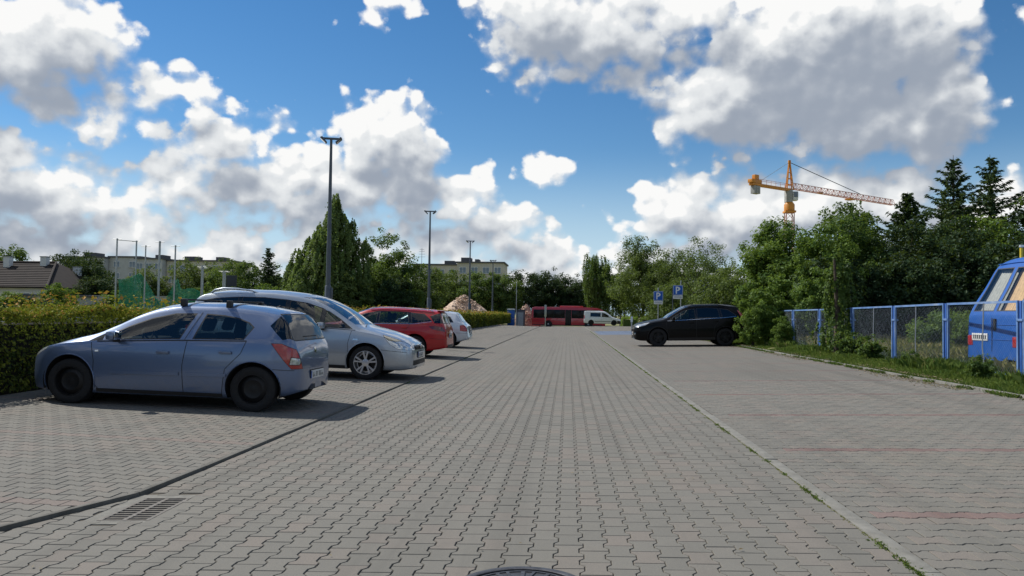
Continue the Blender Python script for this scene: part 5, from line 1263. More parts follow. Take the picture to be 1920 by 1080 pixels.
# ---- pale silver hatchback further on
a3 = dict(name='compact_car', label='pale silver compact hatchback parked beyond the red estate car', cat='car',
    L=4.15, W=.87, r=.315, wheels=(.86, 3.37), style=(5, .0), rim=MT['alloy'], rr=.215, paint=MT['p_white'], cabin=(1.1, 4.1),
    loc=(-7.95, 29.98, zg(-7.95) + .020), rot=(0, TILT_L, 0),
    top=[(0, .48), (.015, .60), (.08, .69), (.3, .78), (.8, .90), (1.2, .96), (1.6, 1.20), (1.95, 1.36), (2.3, 1.42), (2.8, 1.42), (3.4, 1.38), (3.62, 1.345), (3.78, 1.16), (3.92, .98), (4.02, .90), (4.08, .84), (4.12, .62), (4.15, .45)],
    bot=[(0, .25), (.3, .19), (3.4, .2), (3.9, .27), (4.15, .34)],
    belt=[(0, .60), (.6, .79), (1.3, .885), (2.5, .93), (3.5, .945), (3.95, .93), (4.15, .65)],
    w=[(0, .54), (.03, .64), (.15, .76), (.4, .83), (1.0, .868), (3.3, .87), (3.8, .84), (4.05, .78), (4.15, .66)],
    wr=[(0, .48), (.4, .66), (1.2, .72), (1.6, .64), (2.2, .575), (3.0, .57), (3.55, .56), (3.85, .64), (4.05, .70), (4.15, .60)],
    crown=[(0, .03), (.6, .05), (1.2, .05), (1.6, .10), (2.2, .08), (3.5, .06), (4.15, .03)],
    cuts=[
        ('side_window', 'xz', [(1.36, .905), (1.7, 1.11), (2.05, 1.235), (2.4, 1.285), (2.4, .95)], (1,), None, MT['g_clear'], .014),
        ('side_window', 'xz', [(2.47, .95), (2.47, 1.285), (2.9, 1.28), (3.15, 1.25), (3.2, .955)], (1,), None, MT['g_clear'], .014),
        ('side_window', 'xz', [(3.26, .955), (3.22, 1.235), (3.42, 1.19), (3.58, .97)], (1,), None, MT['g_dark'], .014),
        ('windscreen', 'yz', [(-.66, .975), (-.50, 1.38), (.50, 1.38), (.66, .975)], (2,), front(2.4), MT['g_shield'], .012),
        ('rear_window', 'yz', [(-.58, .985), (-.48, 1.31), (.48, 1.31), (.58, .985)], (2,), rear(3.4), MT['g_shield'], .02),
        ('taillight', 'xz', [(3.82, .87), (3.98, .89), (4.15, .82), (4.15, .64), (3.98, .64), (3.84, .66)], (0,), None, MT['red_lens'], .005),
        ('headlight', 'xz', [(.03, .60), (.10, .68), (.45, .79), (.42, .66), (.1, .59)], (0, 1), None, MT['clear_lens'], .005),
    ],
    seams=[[(1.28, .87), (1.3, .3)], [(2.44, .93), (2.4, .28)], [(3.22, .94), (3.0, .6), (2.95, .28)], [(3.7, .58), (4.1, .57)]],
    strips=[('side_moulding', [(1.35, .50), (2.95, .51)], .05, MT['p_white'], .012)],
    handles=[(2.25, .80), (3.05, .82)], mirror=(1.52, .935))
root, hit, ribbon, bvh = build_vehicle(a3)
cabin(root, 1.5, .9, .72, 1.95, 2.7, .36)
plate(root, 4.126, .66, 1)

# ---- black sport utility car on the other side, nose to the aisle
crv = dict(name='sport_utility_car', label='black sport utility car with its nose to the aisle and tail in the bushes', cat='car',
    L=4.53, W=.91, r=.355, wheels=(.93, 3.55), style=(5, .17), rim=MT['steel'], rr=.24, paint=MT['p_black'], cabin=(1.1, 4.4), lining=True,
    loc=(2.66, 31.72, zg(2.66) + .004), rot=(0, TILT_R, 0),
    top=[(0, .58), (.015, .74), (.08, .86), (.3, .95), (.8, 1.06), (1.15, 1.12), (1.5, 1.34), (1.85, 1.53), (2.1, 1.625), (2.5, 1.67), (3.2, 1.675), (3.8, 1.63), (4.05, 1.585), (4.25, 1.35), (4.38, 1.12), (4.45, .95), (4.50, .75), (4.53, .55)],
    bot=[(0, .30), (.25, .24), (.6, .23), (3.6, .24), (4.2, .32), (4.53, .40)],
    belt=[(0, .72), (.5, .90), (1.2, 1.0), (2.5, 1.06), (3.5, 1.11), (4.2, 1.17), (4.53, .9)],
    w=[(0, .58), (.03, .68), (.12, .79), (.3, .86), (.8, .905), (3.5, .91), (4.1, .87), (4.4, .79), (4.53, .66)],
    wr=[(0, .54), (.3, .70), (1.1, .77), (1.6, .68), (2.1, .62), (3.2, .61), (4.0, .58), (4.3, .66), (4.53, .62)],
    crown=[(0, .03), (.6, .06), (1.15, .06), (1.5, .11), (2.1, .09), (3.2, .075), (4.0, .06), (4.53, .03)],
    cuts=[
        ('side_window', 'xz', [(1.33, 1.03), (1.65, 1.235), (2.0, 1.425), (2.4, 1.51), (2.4, 1.08)], (1,), None, MT['g_clear'], .014),
        ('side_window', 'xz', [(2.47, 1.083), (2.47, 1.515), (2.9, 1.53), (3.3, 1.50), (3.36, 1.12)], (1,), None, MT['g_dark'], .014),
        ('side_window', 'xz', [(3.44, 1.125), (3.38, 1.49), (3.7, 1.44), (4.0, 1.22), (3.95, 1.17)], (1,), None, MT['g_dark'], .014),
        ('window_pillar', 'xz', [(2.40, 1.08), (2.40, 1.51), (2.47, 1.515), (2.47, 1.083)], (1,), None, MT['gloss_black'], .0),
        ('window_pillar', 'xz', [(3.36, 1.12), (3.30, 1.50), (3.38, 1.49), (3.44, 1.125)], (1,), None, MT['gloss_black'], .0),
        ('windscreen', 'yz', [(-.70, 1.13), (-.55, 1.585), (.55, 1.585), (.70, 1.13)], (2,), front(2.5), MT['g_shield'], .012),
        ('rear_window', 'yz', [(-.60, 1.15), (-.54, 1.55), (.54, 1.55), (.60, 1.15)], (2,), rear(3.9), MT['g_dark'], .02),
        ('taillight', 'xz', [(4.05, 1.42), (4.2, 1.36), (4.45, .95), (4.30, .90), (4.16, 1.15)], (0, 1), None, MT['red_lens'], .005),
        ('headlight', 'xz', [(.04, .80), (.12, .87), (.55, .985), (.66, .99), (.45, .85), (.1, .76)], (0, 1), None, MT['clear_lens'], .005),
        ('grille', 'yz', [(-.52, .68), (-.50, .83), (.50, .83), (.52, .68)], (0, 1, 2), front(.3), MT['black'], .0),
    ],
    seams=[[(1.25, .98), (1.3, .35)], [(2.44, 1.05), (2.42, .33)], [(3.4, 1.1), (3.12, .75), (3.08, .33)]],
    strips=[('window_rail', [(1.3, 1.01), (2.5, 1.068), (3.5, 1.118), (4.0, 1.165)], .018, MT['chrome'], .004), ('sill_cladding', [(1.3, .30), (3.15, .31)], .10, MT['black'], .012)],
    handles=[(2.25, .93), (3.2, .97)], mirror=(1.55, 1.05), arch_mat=MT['black'])
root, hit, ribbon, bvh = build_vehicle(crv)
cabin(root, 1.5, 1.02, .76, 2.0, 2.85, .5)
plate(root, -.004, .52, -1)
b = MB()
for i, z in enumerate((.70, .755, .81)): b.box(-.012 + .012 * i, .03, -.50, .50, z, z + .018)
b.build('grille_bars', MT['chrome'], root)
MB().box(-.01, .10, -.62, .62, .295, .335).build('front_skid_plate', MT['chrome'], root, bevel=.012)
for sg in (1, -1):
    MB().tube([(2.15, sg * .60, 1.565), (2.3, sg * .605, 1.635), (3.3, sg * .595, 1.635), (3.75, sg * .585, 1.56)], .017, 8).build('roof_rail', MT['black'], root, 60)
    MB().box(.02, .10, sg * .60 - .10, sg * .60 + .10, .46, .56).build('fog_lamp_bezel', MT['chrome'], root, bevel=.02)

# ---- white van crossing at the far end
vito = dict(name='delivery_van', label='white van with dark bumpers standing in front of the red bus', cat='van',
    L=4.9, W=.95, r=.335, wheels=(.95, 3.95), style=(5, .0), rim=MT['steel'], paint=MT['p_vanwhite'], cabin=(1.2, 4.8),
    loc=(7.0, 102.5, -.03), rot=(0, 0, math.pi),
    top=[(0, .52), (.02, .68), (.1, .80), (.4, .92), (.95, 1.06), (1.4, 1.38), (1.9, 1.72), (2.2, 1.84), (2.8, 1.90), (4.2, 1.90), (4.7, 1.87), (4.82, 1.80), (4.87, 1.2), (4.89, .7), (4.9, .5)],
    bot=[(0, .26), (.3, .21), (4.0, .22), (4.9, .32)], belt=[(0, .66), (.8, .93), (1.3, 1.02), (2.5, 1.06), (4.8, 1.08), (4.9, .9)],
    w=[(0, .6), (.04, .7), (.2, .84), (.6, .92), (1.4, .95), (4.5, .95), (4.8, .92), (4.9, .84)],
    wr=[(0, .55), (.5, .74), (1.0, .80), (1.5, .78), (2.2, .74), (4.5, .75), (4.85, .80), (4.9, .76)], crown=[(0, .03), (.9, .06), (1.5, .12), (2.2, .10), (4.9, .06)],
    cuts=[('side_window', 'xz', [(1.36, 1.06), (1.75, 1.35), (2.15, 1.58), (2.55, 1.62), (2.55, 1.09)], (1,), None, MT['g_dark'], .014),
          ('side_window', 'xz', [(2.70, 1.11), (2.70, 1.63), (4.05, 1.63), (4.05, 1.13)], (1,), None, MT['g_dark'], .02),
          ('windscreen', 'yz', [(-.72, 1.10), (-.62, 1.74), (.62, 1.74), (.72, 1.10)], (2,), front(2.4), MT['g_shield'], .012),
          ('front_bumper', 'xz', [(-.1, .2), (-.1, .60), (.55, .62), (.55, .2)], (0, 2), None, MT['black'], .0),
          ('taillight', 'xz', [(4.78, 1.3), (4.9, 1.3), (4.9, .85), (4.78, .85)], (0, 1), None, MT['red_lens'], .0),
          ('headlight', 'xz', [(.06, .72), (.2, .82), (.62, .92), (.5, .76), (.12, .66)], (0, 1), None, MT['clear_lens'], .0)],
    seams=[[(1.32, 1.0), (1.35, .3)], [(2.62, 1.08), (2.62, .28)], [(4.1, 1.1), (4.1, .6)]], strips=[('side_moulding', [(1.4, .52), (3.5, .52)], .06, MT['black'], .01)],
    handles=[(2.4, .93)], mirror=(1.6, 1.08))
build_vehicle(vito)

# ---- weathered blue van behind the fence, seen from its rear corner
GV = .24
bv = dict(name='old_van', label='weathered blue old van with curtained rear windows parked behind the wire fence', cat='van',
    L=4.6, W=.84, r=.33, wheels=(.9, 3.45), style='steel', rim=MT['steel'], paint=MT['p_vanblue'], cabin=(.9, 4.55),
    loc=(13.175, 16.81, GV), rot=(0, 0, math.pi + R(6)),
    top=[(0, .6), (.02, .9), (.08, 1.15), (.3, 1.35), (.8, 2.0), (1.1, 2.27), (2.0, 2.36), (3.4, 2.40), (3.80, 2.38), (3.93, 2.34), (4.0, 2.26), (4.27, 1.74), (4.54, 1.22), (4.575, 1.12), (4.585, .9), (4.595, .5), (4.6, .32)],
    bot=[(0, .34), (.4, .28), (3.9, .27), (4.6, .27)], belt=[(0, .8), (.5, 1.10), (4.5, 1.13), (4.6, 1.0)],
    w=[(0, .65), (.1, .76), (.5, .83), (4.2, .84), (4.45, .835), (4.55, .815), (4.58, .80), (4.6, .775)], wr=[(0, .63), (.5, .72), (1.1, .67), (2, .65), (3.9, .65), (4.05, .665), (4.54, .785), (4.6, .765)],
    crown=[(0, .05), (.6, .08), (1.2, .10), (3.8, .10), (4.1, .035), (4.6, .015)], tuck=.965, round=3.2,
    cuts=[('rear_window', 'yz', [(.045, 1.25), (.045, 2.16), (.60, 2.16), (.70, 1.25)], (2,), rear(3.9), MT['g_thin'], .022),
          ('rear_window', 'yz', [(-.045, 1.25), (-.70, 1.25), (-.60, 2.16), (-.045, 2.16)], (2,), rear(3.9), MT['g_thin'], .022),
          ('side_window', 'xz', [(2.9, 1.25), (2.9, 1.95), (3.75, 1.95), (3.9, 1.25)], (1,), None, MT['g_dark'], .02),
          ('side_window', 'xz', [(1.7, 1.25), (1.7, 1.95), (2.75, 1.95), (2.75, 1.25)], (1,), None, MT['g_dark'], .02),
          ('taillight', 'xz', [(4.42, .76), (4.6, .76), (4.6, .53), (4.42, .53)], (0,), None, MT['red_lens'], .008)],
    seams=[[(4.32, 1.12), (4.32, .3)], [(2.82, 1.15), (2.82, .3)]], strips=[('gutter', [(.9, 2.12), (2, 2.24), (3.9, 2.22)], .03, MT['p_vanblue'], .02), ('side_crease', [(.6, .98), (4.5, 1.0)], .03, MT['p_vanblue'], .008)])
root, hit, ribbon, bvh = build_vehicle(bv)
MT['curtain_tan'] = PM('tan_curtain', (0.78, 0.52, 0.30), 0.9, var=0.15, scale=14)
MT['curtain_grey'] = PM('grey_curtain', (0.50, 0.50, 0.48), 0.9, var=0.15, scale=14)
for (y0, y1, cm) in ((-.72, -.03, 'curtain_grey'), (.03, .72, 'curtain_tan')):
    b = MB(); n = 26; V = []
    for i in range(n + 1):
        y = y0 + (y1 - y0) * i / n; d = .014 * math.sin(i * 1.9)
        V += [(4.43 + d, y, 1.22), (3.96 + d * .6, y * .86, 2.14)]
    b.add(V, [(2 * i, 2 * i + 1, 2 * i + 3, 2 * i + 2) for i in range(n)]); b.build('curtain', MT[cm], root, 60)
b = MB()
for sg in (1, -1):   # the split between the two rear doors and pressed creases across them
    b.box(4.592, 4.597, sg * .006 - .004, sg * .006 + .004, .35, 1.12)
b.build('rear_door_gap', MT['black'], root)
for sg in (1, -1): MB().box(4.575, 4.604, sg * .70 - .085, sg * .70 + .085, .54, .75).build('rear_lamp', MT['red_lens'], root, bevel=.012)
MB().tube([(on_x, y_, z_) for on_x, y_, z_ in [(4.01, y, 2.265 - .03 * abs(y)) for y in np.linspace(-.62, .62, 13)]], .014, 6).build('roof_edge', MT['p_vanblue'], root, 60)
def on_tail(y, z):
    h = bvh.ray_cast(Vector((6, y, z)), Vector((-1, 0, 0))); return h[0].x if h[0] is not None else 4.58
for z in (.68, .98):
    MB().tube([(on_tail(y, z) + .003, y, z) for y in np.linspace(-.72, .72, 21)], .008, 5).build('door_crease', MT['p_vanblue'], root, 60)
x_ = on_tail(-.40, .72); pl = MB().box(-.006, .012, -.25, .25, -.075, .075).build('number_plate', MT['plate'], root, bevel=.003, loc=(x_ + .004, -.38, .72))
bb = MB()
for i in range(7): bb.box(.0125, .0145, -.20 + i * .062, -.165 + i * .062, -.04, .04)
bb.build('plate_characters', MT['plate_ink'], pl)
MB().box(-.01, .03, -.03, .03, -.12, .12).build('door_handle', MT['black'], root, bevel=.01, loc=(on_tail(.1, .98), .09, .98))
MT['vent_yellow'] = PM('yellow_paint', (0.62, 0.46, 0.03), 0.5)
vp = MB().tube([(3.75, -.30, 2.34), (3.75, -.30, 2.60)], .034, 12).build('roof_flue', MT['vent_yellow'], root, 50)
MB().lathe([(.001, .05), (.042, .045), (.046, 0), (.034, -.01)], 14, 'z').build('flue_cap', MT['clear_lens'], vp, 40, loc=(3.75, -.30, 2.60))
# ------------------------------------------------------------------ street furniture, fence, buildings, crane, bus
MT.update(
    pole=PM('dark_galvanised_pole', (0.085, 0.10, 0.125), 0.5, metal=0.4, var=0.15, scale=3),
    galv=PM('galvanised_steel', (0.36, 0.38, 0.40), 0.45, metal=0.6, var=0.15, scale=6),
    fence=PM('faded_blue_fence_paint', (0.10, 0.20, 0.42), 0.6, var=0.25, scale=4, dirt=0.85, dirtcol=(0.34, 0.40, 0.48)),
    fence_dark=PM('blue_fence_paint', (0.018, 0.085, 0.32), 0.55, var=0.25, scale=5, dirt=0.4, dirtcol=(0.12, 0.07, 0.05)),
    wire=PM('fence_wire', (0.15, 0.19, 0.25), 0.6, metal=0.2, var=0.2),
    sign_blue=PM('sign_blue', (0.008, 0.10, 0.46), 0.4, var=0.06), sign_white=PM('sign_white', (0.75, 0.76, 0.77), 0.4, var=0.05),
    render=PM('pale_render', (0.50, 0.47, 0.40), 0.9, var=0.12, scale=0.4, dirt=0.35, dirtcol=(0.33, 0.31, 0.28)),
    render2=PM('grey_render', (0.42, 0.43, 0.43), 0.9, var=0.12, scale=0.4, dirt=0.3, dirtcol=(0.3, 0.3, 0.3)),
    whitewall=PM('white_wall', (0.62, 0.62, 0.60), 0.9, var=0.1, scale=1.0, dirt=0.4, dirtcol=(0.38, 0.37, 0.34)),
    rooftile=PM('brown_roof_tile', (0.022, 0.015, 0.013), 0.95, var=0.35, scale=2.0, dirt=0.35, dirtcol=(0.03, 0.025, 0.02)),
    flatroof=PM('roofing_felt', (0.10, 0.10, 0.105), 0.9, var=0.2), bus_glass=PM('bus_glass', (0.004, 0.0045, 0.006), 0.2, var=0.3, spec=.25), pane=PM('window_pane', (0.10, 0.13, 0.17), 0.08, var=0.4, scale=.6, spec=.8), wframe=PM('window_frame', (0.70, 0.70, 0.68), 0.5),
    net=PM('green_net', (0.012, 0.24, 0.15), 0.8, var=0.25, scale=3), crane_y=PM('crane_yellow', (0.60, 0.235, 0.02), 0.5, var=0.2, scale=1.0, dirt=0.3, dirtcol=(0.30, 0.15, 0.05)),
    crane_p=PM('crane_faded_red', (0.55, 0.30, 0.26), 0.6, var=0.2, scale=.5), concrete=PM('concrete', (0.33, 0.33, 0.32), 0.9, var=0.2, scale=1.0),
    rubble=PM('rubble', (0.52, 0.38, 0.28), 0.95, var=0.4, scale=1.6, bump=.02, bscale=8, dirt=.6, dirtcol=(0.55, 0.47, 0.38)), cabin_blue=PM('blue_plastic', (0.03, 0.13, 0.34), 0.5, var=0.12), charcoal2=PM('weathered_grey_sheet', (0.12, 0.13, 0.15), 0.7, var=0.25, scale=2, dirt=.5), charcoal=PM('charcoal_panel', (0.03, 0.034, 0.042), 0.6, var=0.15))

# ---- lamp posts
def lamp_post(label, y, h, x=-9.6, z=0.0, rz=0.0):
    t = thing('lamp_post', label, 'lamp post', (x, y, z), (0, 0, rz), 'lamp posts along the hedge')
    MB().tube([(0, 0, 0), (0, 0, .02), (0, 0, h * .5), (0, 0, h)], [.115, .115, .085, .05], 14).build('pole', MT['pole'], t, 40)
    MB().tube([(0, 0, 0), (0, 0, 2.3), (0, 0, 2.34)], [.135, .125, .10], 14).build('pole_base', MT['pole'], t, 40)
    MB().box(.10, .19, -.07, .07, 1.6, 2.25).build('control_box', MT['pole'], t, bevel=.01)
    MB().box(-.30, .30, -.04, .04, h - .02, h + .06).build('cross_arm', MT['pole'], t, bevel=.01)
    for sg in (1, -1):
        M_ = Matrix.Translation((sg * .30, 0, h - .05)) @ Matrix.Rotation(sg * R(-42), 4, 'Y')
        f_ = MB().box(-.15, .15, -.16, .16, -.035, .035, M_).build('floodlight', MT['pole'], t, bevel=.012)
        MB().box(-.13, .13, -.14, .14, -.042, -.036, M_).build('lens', MT['clear_lens'], f_)
        MB().tube([(sg * .30, 0, h + .04), (sg * .36, 0, h + .10), (sg * .30, .0, h - .02)], .015, 6).build('bracket', MT['pole'], t)
    return t
for i, (y, h, l) in enumerate([(30.2, 8.25, 'tall dark lamp post behind the silver people carrier'), (52.6, 8.32, 'lamp post behind the red estate car'), (74.6, 8.36, 'lamp post between the pale compact car and the rubble heap'), (97.6, 8.55, 'lamp post at the end of the hedge before the far block'), (150, 9.6, 'lamp post far beyond the hedge above the dark trees')]):
    lamp_post(l, y, h, z=0.0 if y < 90 else -.46, rz=(.25 if i == 0 else .1 * i))

# ---- parking signs
def p_letter(parent, s, y, depth=.006):
    b = MB(); b.box(-.20 * s, -.09 * s, y - depth, y, -.34 * s, .34 * s)
    n = 14; V = []; c = (-.09 * s, .13 * s)
    for i in range(n + 1):
        a = -math.pi / 2 + math.pi * i / n
        for r_ in (.21 * s, .105 * s):
            for yy in (y - depth, y): V.append((c[0] + max(0, r_ * math.cos(a)) * 1.45 * (1 if r_ > .15 * s else .95), yy, c[1] + r_ * math.sin(a)))
    b.add(V, [q for i in range(n) for q in ((4 * i, 4 * i + 2, 4 * i + 6, 4 * i + 4), (4 * i + 1, 4 * i + 5, 4 * i + 7, 4 * i + 3), (4 * i, 4 * i + 4, 4 * i + 5, 4 * i + 1), (4 * i + 2, 4 * i + 3, 4 * i + 7, 4 * i + 6))])
    b.build('letter_p', MT['sign_white'], parent)
def parking_sign(label, x, y, zt, poletop, side=0.0, rz=0.0):
    t = thing('parking_sign', label, 'sign', (x, y, zg(x)), (0, 0, rz), 'blue parking signs'); z0 = zg(x)
    MB().tube([(side, .03, 0), (side, .03, poletop - z0)], .032, 10).build('post', MT['galv'], t, 40)
    pl = MB().box(-.29, .29, -.012, -.002, -.29, .29).build('sign_plate', MT['sign_blue'], t, bevel=.003, loc=(0, 0, zt - z0 - .29))
    b = MB()
    for q in ((-.275, .275, -.275, -.262), (-.275, .275, .262, .275), (-.275, -.262, -.262, .262), (.262, .275, -.262, .262)): b.box(q[0], q[1], -.0145, -.012, q[2], q[3])
    b.build('sign_border', MT['sign_white'], pl); p_letter(pl, .62, -.0125)
    sp_ = MB().box(-.27, .27, -.012, -.002, -.10, .10).build('sub_plate', MT['sign_white'], t, bevel=.003, loc=(0, 0, zt - z0 - .70))
    b = MB()
    for r_ in range(2):
        for k in range(7): b.box(-.22 + k * .064, -.178 + k * .064, -.0145, -.012, .02 - r_ * .06, .05 - r_ * .06)
    b.build('sub_plate_symbols', MT['pole'], sp_); return t
parking_sign('blue parking sign on a short grey post close to the nose of the black car', 5.56, 48, 2.83, 3.05)
parking_sign('blue parking sign with its post at the edge, standing higher over the black car roof', 6.47, 46, 3.13, 3.42, side=.17, rz=-.12)
# bare sign posts at the far end
def simple_post(label, x, y, z0, z1, r_, plate_=None, mt='galv', name='sign_post'):
    t = thing(name, label, 'post', (x, y, z0)); MB().tube([(0, 0, 0), (0, 0, z1 - z0)], r_, 8).build('post', MT[mt], t, 40)
    MB().lathe([(.001, .02), (r_ * 1.3, .01), (r_ * 1.3, -.02)], 8, 'z').build('cap', MT[mt], t, loc=(0, 0, z1 - z0))
    if plate_: MB().box(-plate_[0] / 2, plate_[0] / 2, -.05, -.03, -plate_[1], 0).build('plate', MT[plate_[2]], t, bevel=.004, loc=(0, 0, z1 - z0 - .02))
    return t
simple_post('thin pale post standing at the end of the paved aisle', -5.9, 88, -.12, 4.9, .035)
simple_post('grey post with narrow plate in front of the red bus', -2.9, 100, -.46, 2.55, .05, (.28, 1.5, 'galv'))
simple_post('thin dark post between the two parking signs', 5.9, 44, .1, 2.7, .025, None, 'pole')
simple_post('slim white post beside the lime green hedge', 4.6, 56, .1, 1.25, .05, (.16, .4, 'sign_white'))

# ---- blue fence of angle-iron frames with wire netting
FX = 8.2; FY = [8.9, 11.8, 14.6, 17.38, 20.05, 22.9, 25.8, 28.75, 31.7, 34.6]
fe = thing('wire_fence', 'faded blue iron frame fence with wire netting along the verge', 'fence', (FX, 0, 0))
FT = [1.64, 1.65, 1.655, 1.645, 1.62, 1.60, 1.58, 1.57, 1.56, 1.55]
for i, (y, zt) in enumerate(zip(FY, FT)):
    z0 = .18; ln = random.uniform(-.012, .012)
    p = MB().box(-.028, .028, -.03, .03, z0, zt + .015, Matrix.Shear('XY', 4, (ln, 0)) if False else None).build('post', MT['fence_dark'], fe, bevel=.006, loc=(.02, y, 0))
    MB().box(-.05, .05, -.10, .10, zt - .36, zt - .315).build('clamp', MT['fence'], p, bevel=.004)
    if i % 2: MB().box(-.05, .05, -.10, .10, z0 + .18, z0 + .22).build('clamp', MT['fence'], p, bevel=.004)
for i in range(len(FY) - 1):
    y0, y1 = FY[i] + .075, FY[i + 1] - .075; za, zb_ = FT[i], FT[i + 1]; zl = .27 + random.uniform(-.02, .02)
    b = MB(); w_ = .022
    def bar(p, q, dx=0.0):
        p, q = Vector(p), Vector(q); d = (q - p).normalized(); s_ = Vector((1, 0, 0)).cross(d).normalized() * w_
        V = [p + Vector((sx * .018 + dx, 0, 0)) + sy * s_ for sx in (-1, 1) for sy in (-1, 1)] + [q + Vector((sx * .018 + dx, 0, 0)) + sy * s_ for sx in (-1, 1) for sy in (-1, 1)]
        b.add(V, [(0, 1, 3, 2), (4, 6, 7, 5), (0, 4, 5, 1), (1, 5, 7, 3), (3, 7, 6, 2), (2, 6, 4, 0)])
    bar((0, y0, za), (0, y1, zb_)); bar((0, y0, zl), (0, y1, zl)); bar((0, y0 + .02, zl + .02), (0, y0 + .02, za - .022), .001); bar((0, y1 - .02, zl + .02), (0, y1 - .02, zb_ - .022), .001)
    pf = b.build('panel_frame', MT['fence'], fe)
    # diamond netting, every wire a thin rod
    b = MB(); H_ = min(za, zb_) - .02 - zl; L_ = y1 - y0; st = .074; k = -int(H_ / st) - 1
    while k * st < L_:
        for sg in (1, -1):
            a, c = k * st, k * st + H_; s0, s1 = max(a, 0), min(c, L_)
            if s1 > s0:
                h0, h1 = (s0 - a), (s1 - a)
                P = [(0.004 * sg, y0 + s0, zl + (h0 if sg > 0 else H_ - h0)), (0.004 * sg, y0 + s1, zl + (h1 if sg > 0 else H_ - h1))]
                b.tube(P, .0010, 3, False)
        k += 1
    b.build('wire_netting', MT['wire'], pf)
    if i in (2, 3, 4):
        ym = (y0 + y1) / 2 + (.05 if i == 3 else -.2); tw = .06 if i == 2 else .02
        MB().tube([(-.02, ym, zl - .02), (-.03, ym + tw, zl + .5), (-.02, ym + tw * .3, zb_)], .012, 7).build('tie_rod', MT['galv'], fe, 50)

# ---- ball-stop poles with green netting beyond the hedge
SP = [(-29.35, 5.87), (-28.5, 5.81), (-27.4, 5.43), (-26.9, 5.78), (-25.4, 5.45), (-23.9, 4.1), (-23.6, 4.15), (-22.4, 3.85), (-22.15, 3.85)]
sl_ = ['net pole with cross bar, at the outer end of the row', 'net pole joined to the outer one by a cross bar', 'slim net pole just before the thickest one', 'thickest net pole in the row of net poles', 'lone net pole beside the thickest one', 'short net pole, one of a close pair nearer the poplar', 'short net pole touching its twin nearer the poplar', 'lowest net pole, one of a pair before the dark board', 'lowest net pole next to its twin before the dark board']
for i, (x, zt) in enumerate(SP):
    t = thing('net_pole', 'grey ' + sl_[i], 'pole', (x, 48 + (i % 2) * .8, 0), group='ball-stop net poles')
    r_ = .085 if i == 3 else .05 if i in (2, 5, 6) else .062
    MB().tube([(0, 0, 0), (0, 0, zt)], [r_, r_ * .8], 10).build('shaft', MT['galv'], t, 40)
    MB().tube([(-.30, 0, zt - .06), (.30, 0, zt - .06)], .018, 6).build('top_arm', MT['galv'], t)
    if i == 0: MB().tube([(0, 0, zt - .1), (.85, .8, zt - .12)], .02, 6).build('cross_bar', MT['galv'], t)
def net(label, xa, xb, y, prof):
    """Sagging green netting: prof gives its top height along the run; wires built one by one."""
    t = thing('green_net', label, 'net', (xa, y, 0), group='green ball-stop nets'); b = MB(); L_ = xb - xa; st = .085
    pf = pchip([(u * L_, z) for u, z in prof]); n = int(L_ / st)
    g = np.random.default_rng(int(abs(xa) * 10))
    wob = lambda x, z: .10 * math.sin(x * 2.3 + z) + .06 * math.sin(z * 3.1 + x)
    for i in range(n + 1):
        x = i * st; z1 = pf(x); b.tube([(x, wob(x, z), z) for z in np.linspace(.2, z1, 9)], .026, 3, False)
    z = .25
    while z < max(p[1] for p in prof):
        run = []
        for i in range(n + 1):
            x = i * st
            if pf(x) > z: run.append((x, wob(x, z) + .01, z - .03 * math.sin(x * 3)))
            else:
                if len(run) > 1: b.tube(run, .026, 3, False)
                run = []
        if len(run) > 1: b.tube(run, .026, 3, False)
        z += st
    b.build('netting', MT['net'], t)
net('green netting hanging from the outer pair of net poles', -29.4, -26.9, 48.4, [(0, 3.2), (.3, 3.3), (.55, 3.6), (.8, 2.9), (1, 2.0)])
net('green netting sagging between the thickest and the lone net pole', -26.9, -23.8, 48.3, [(0, 2.0), (.2, 1.9), (.42, 2.9), (.5, 3.3), (.6, 2.6), (.8, 2.7), (1, 2.5)])
net('low green netting between the short net poles and the dark board', -23.7, -20.5, 48.5, [(0, 1.7), (.4, 1.9), (.8, 2.2), (1, 1.8)])
bd = thing('notice_board', 'dark charcoal board on two posts behind the silver people carrier', 'board', (-27.0, 60, 0))
MB().box(-.42, .42, -.05, .05, 2.75, 4.1).build('panel', MT['charcoal'], bd, bevel=.01)
for sx in (-.3, .3): MB().tube([(sx, .08, 0), (sx, .08, 4.0)], .05, 8).build('post', MT['galv'], bd, 40)

# ---- low house with hipped brown roof
ho = thing('house', 'low white house with brown hipped roof and white chimneys', 'house', (-54, 66, 0))
MB().box(-14, 10.6, -5, 5, 0, 2.95).build('wall', MT['whitewall'], ho)
b = MB(); e = .5; zr = 5.35; za = 2.9
V = [(-14 - e, -5 - e, za), (10.6 + e, -5 - e, za), (10.6 + e, 5 + e, za), (-14 - e, 5 + e, za), (-10.5, 0, zr), (8.0, 0, zr), (-14 - e, -5 - e, za + .12), (10.6 + e, -5 - e, za + .12), (10.6 + e, 5 + e, za + .12), (-14 - e, 5 + e, za + .12)]
b.add(V, [(0, 3, 2, 1), (0, 1, 7, 6), (1, 2, 8, 7), (2, 3, 9, 8), (3, 0, 6, 9), (6, 7, 5, 4), (8, 9, 4, 5), (7, 8, 5), (9, 6, 4)])
rf = b.build('roof', MT['rooftile'], ho)
for k in range(14):   # tile courses
    t = (k + .5) / 14; y = -5 - e + (5 + e) * t; z = za + .12 + (zr - za - .12) * t; x0, x1 = -14 - e + (4.0) * t, 10.6 + e + (8.0 - 10.6 - e) * t
    MB().tube([(x0, y - .03, z + .02), (x1, y - .03, z + .005)], .028, 5).build('tile_course', MT['rooftile'], rf)
MB().tube([(8, 0, zr + .03), (10.6 + e, -5 - e, za + .15)], .10, 6).build('hip_ridge', MT['rooftile'], rf)
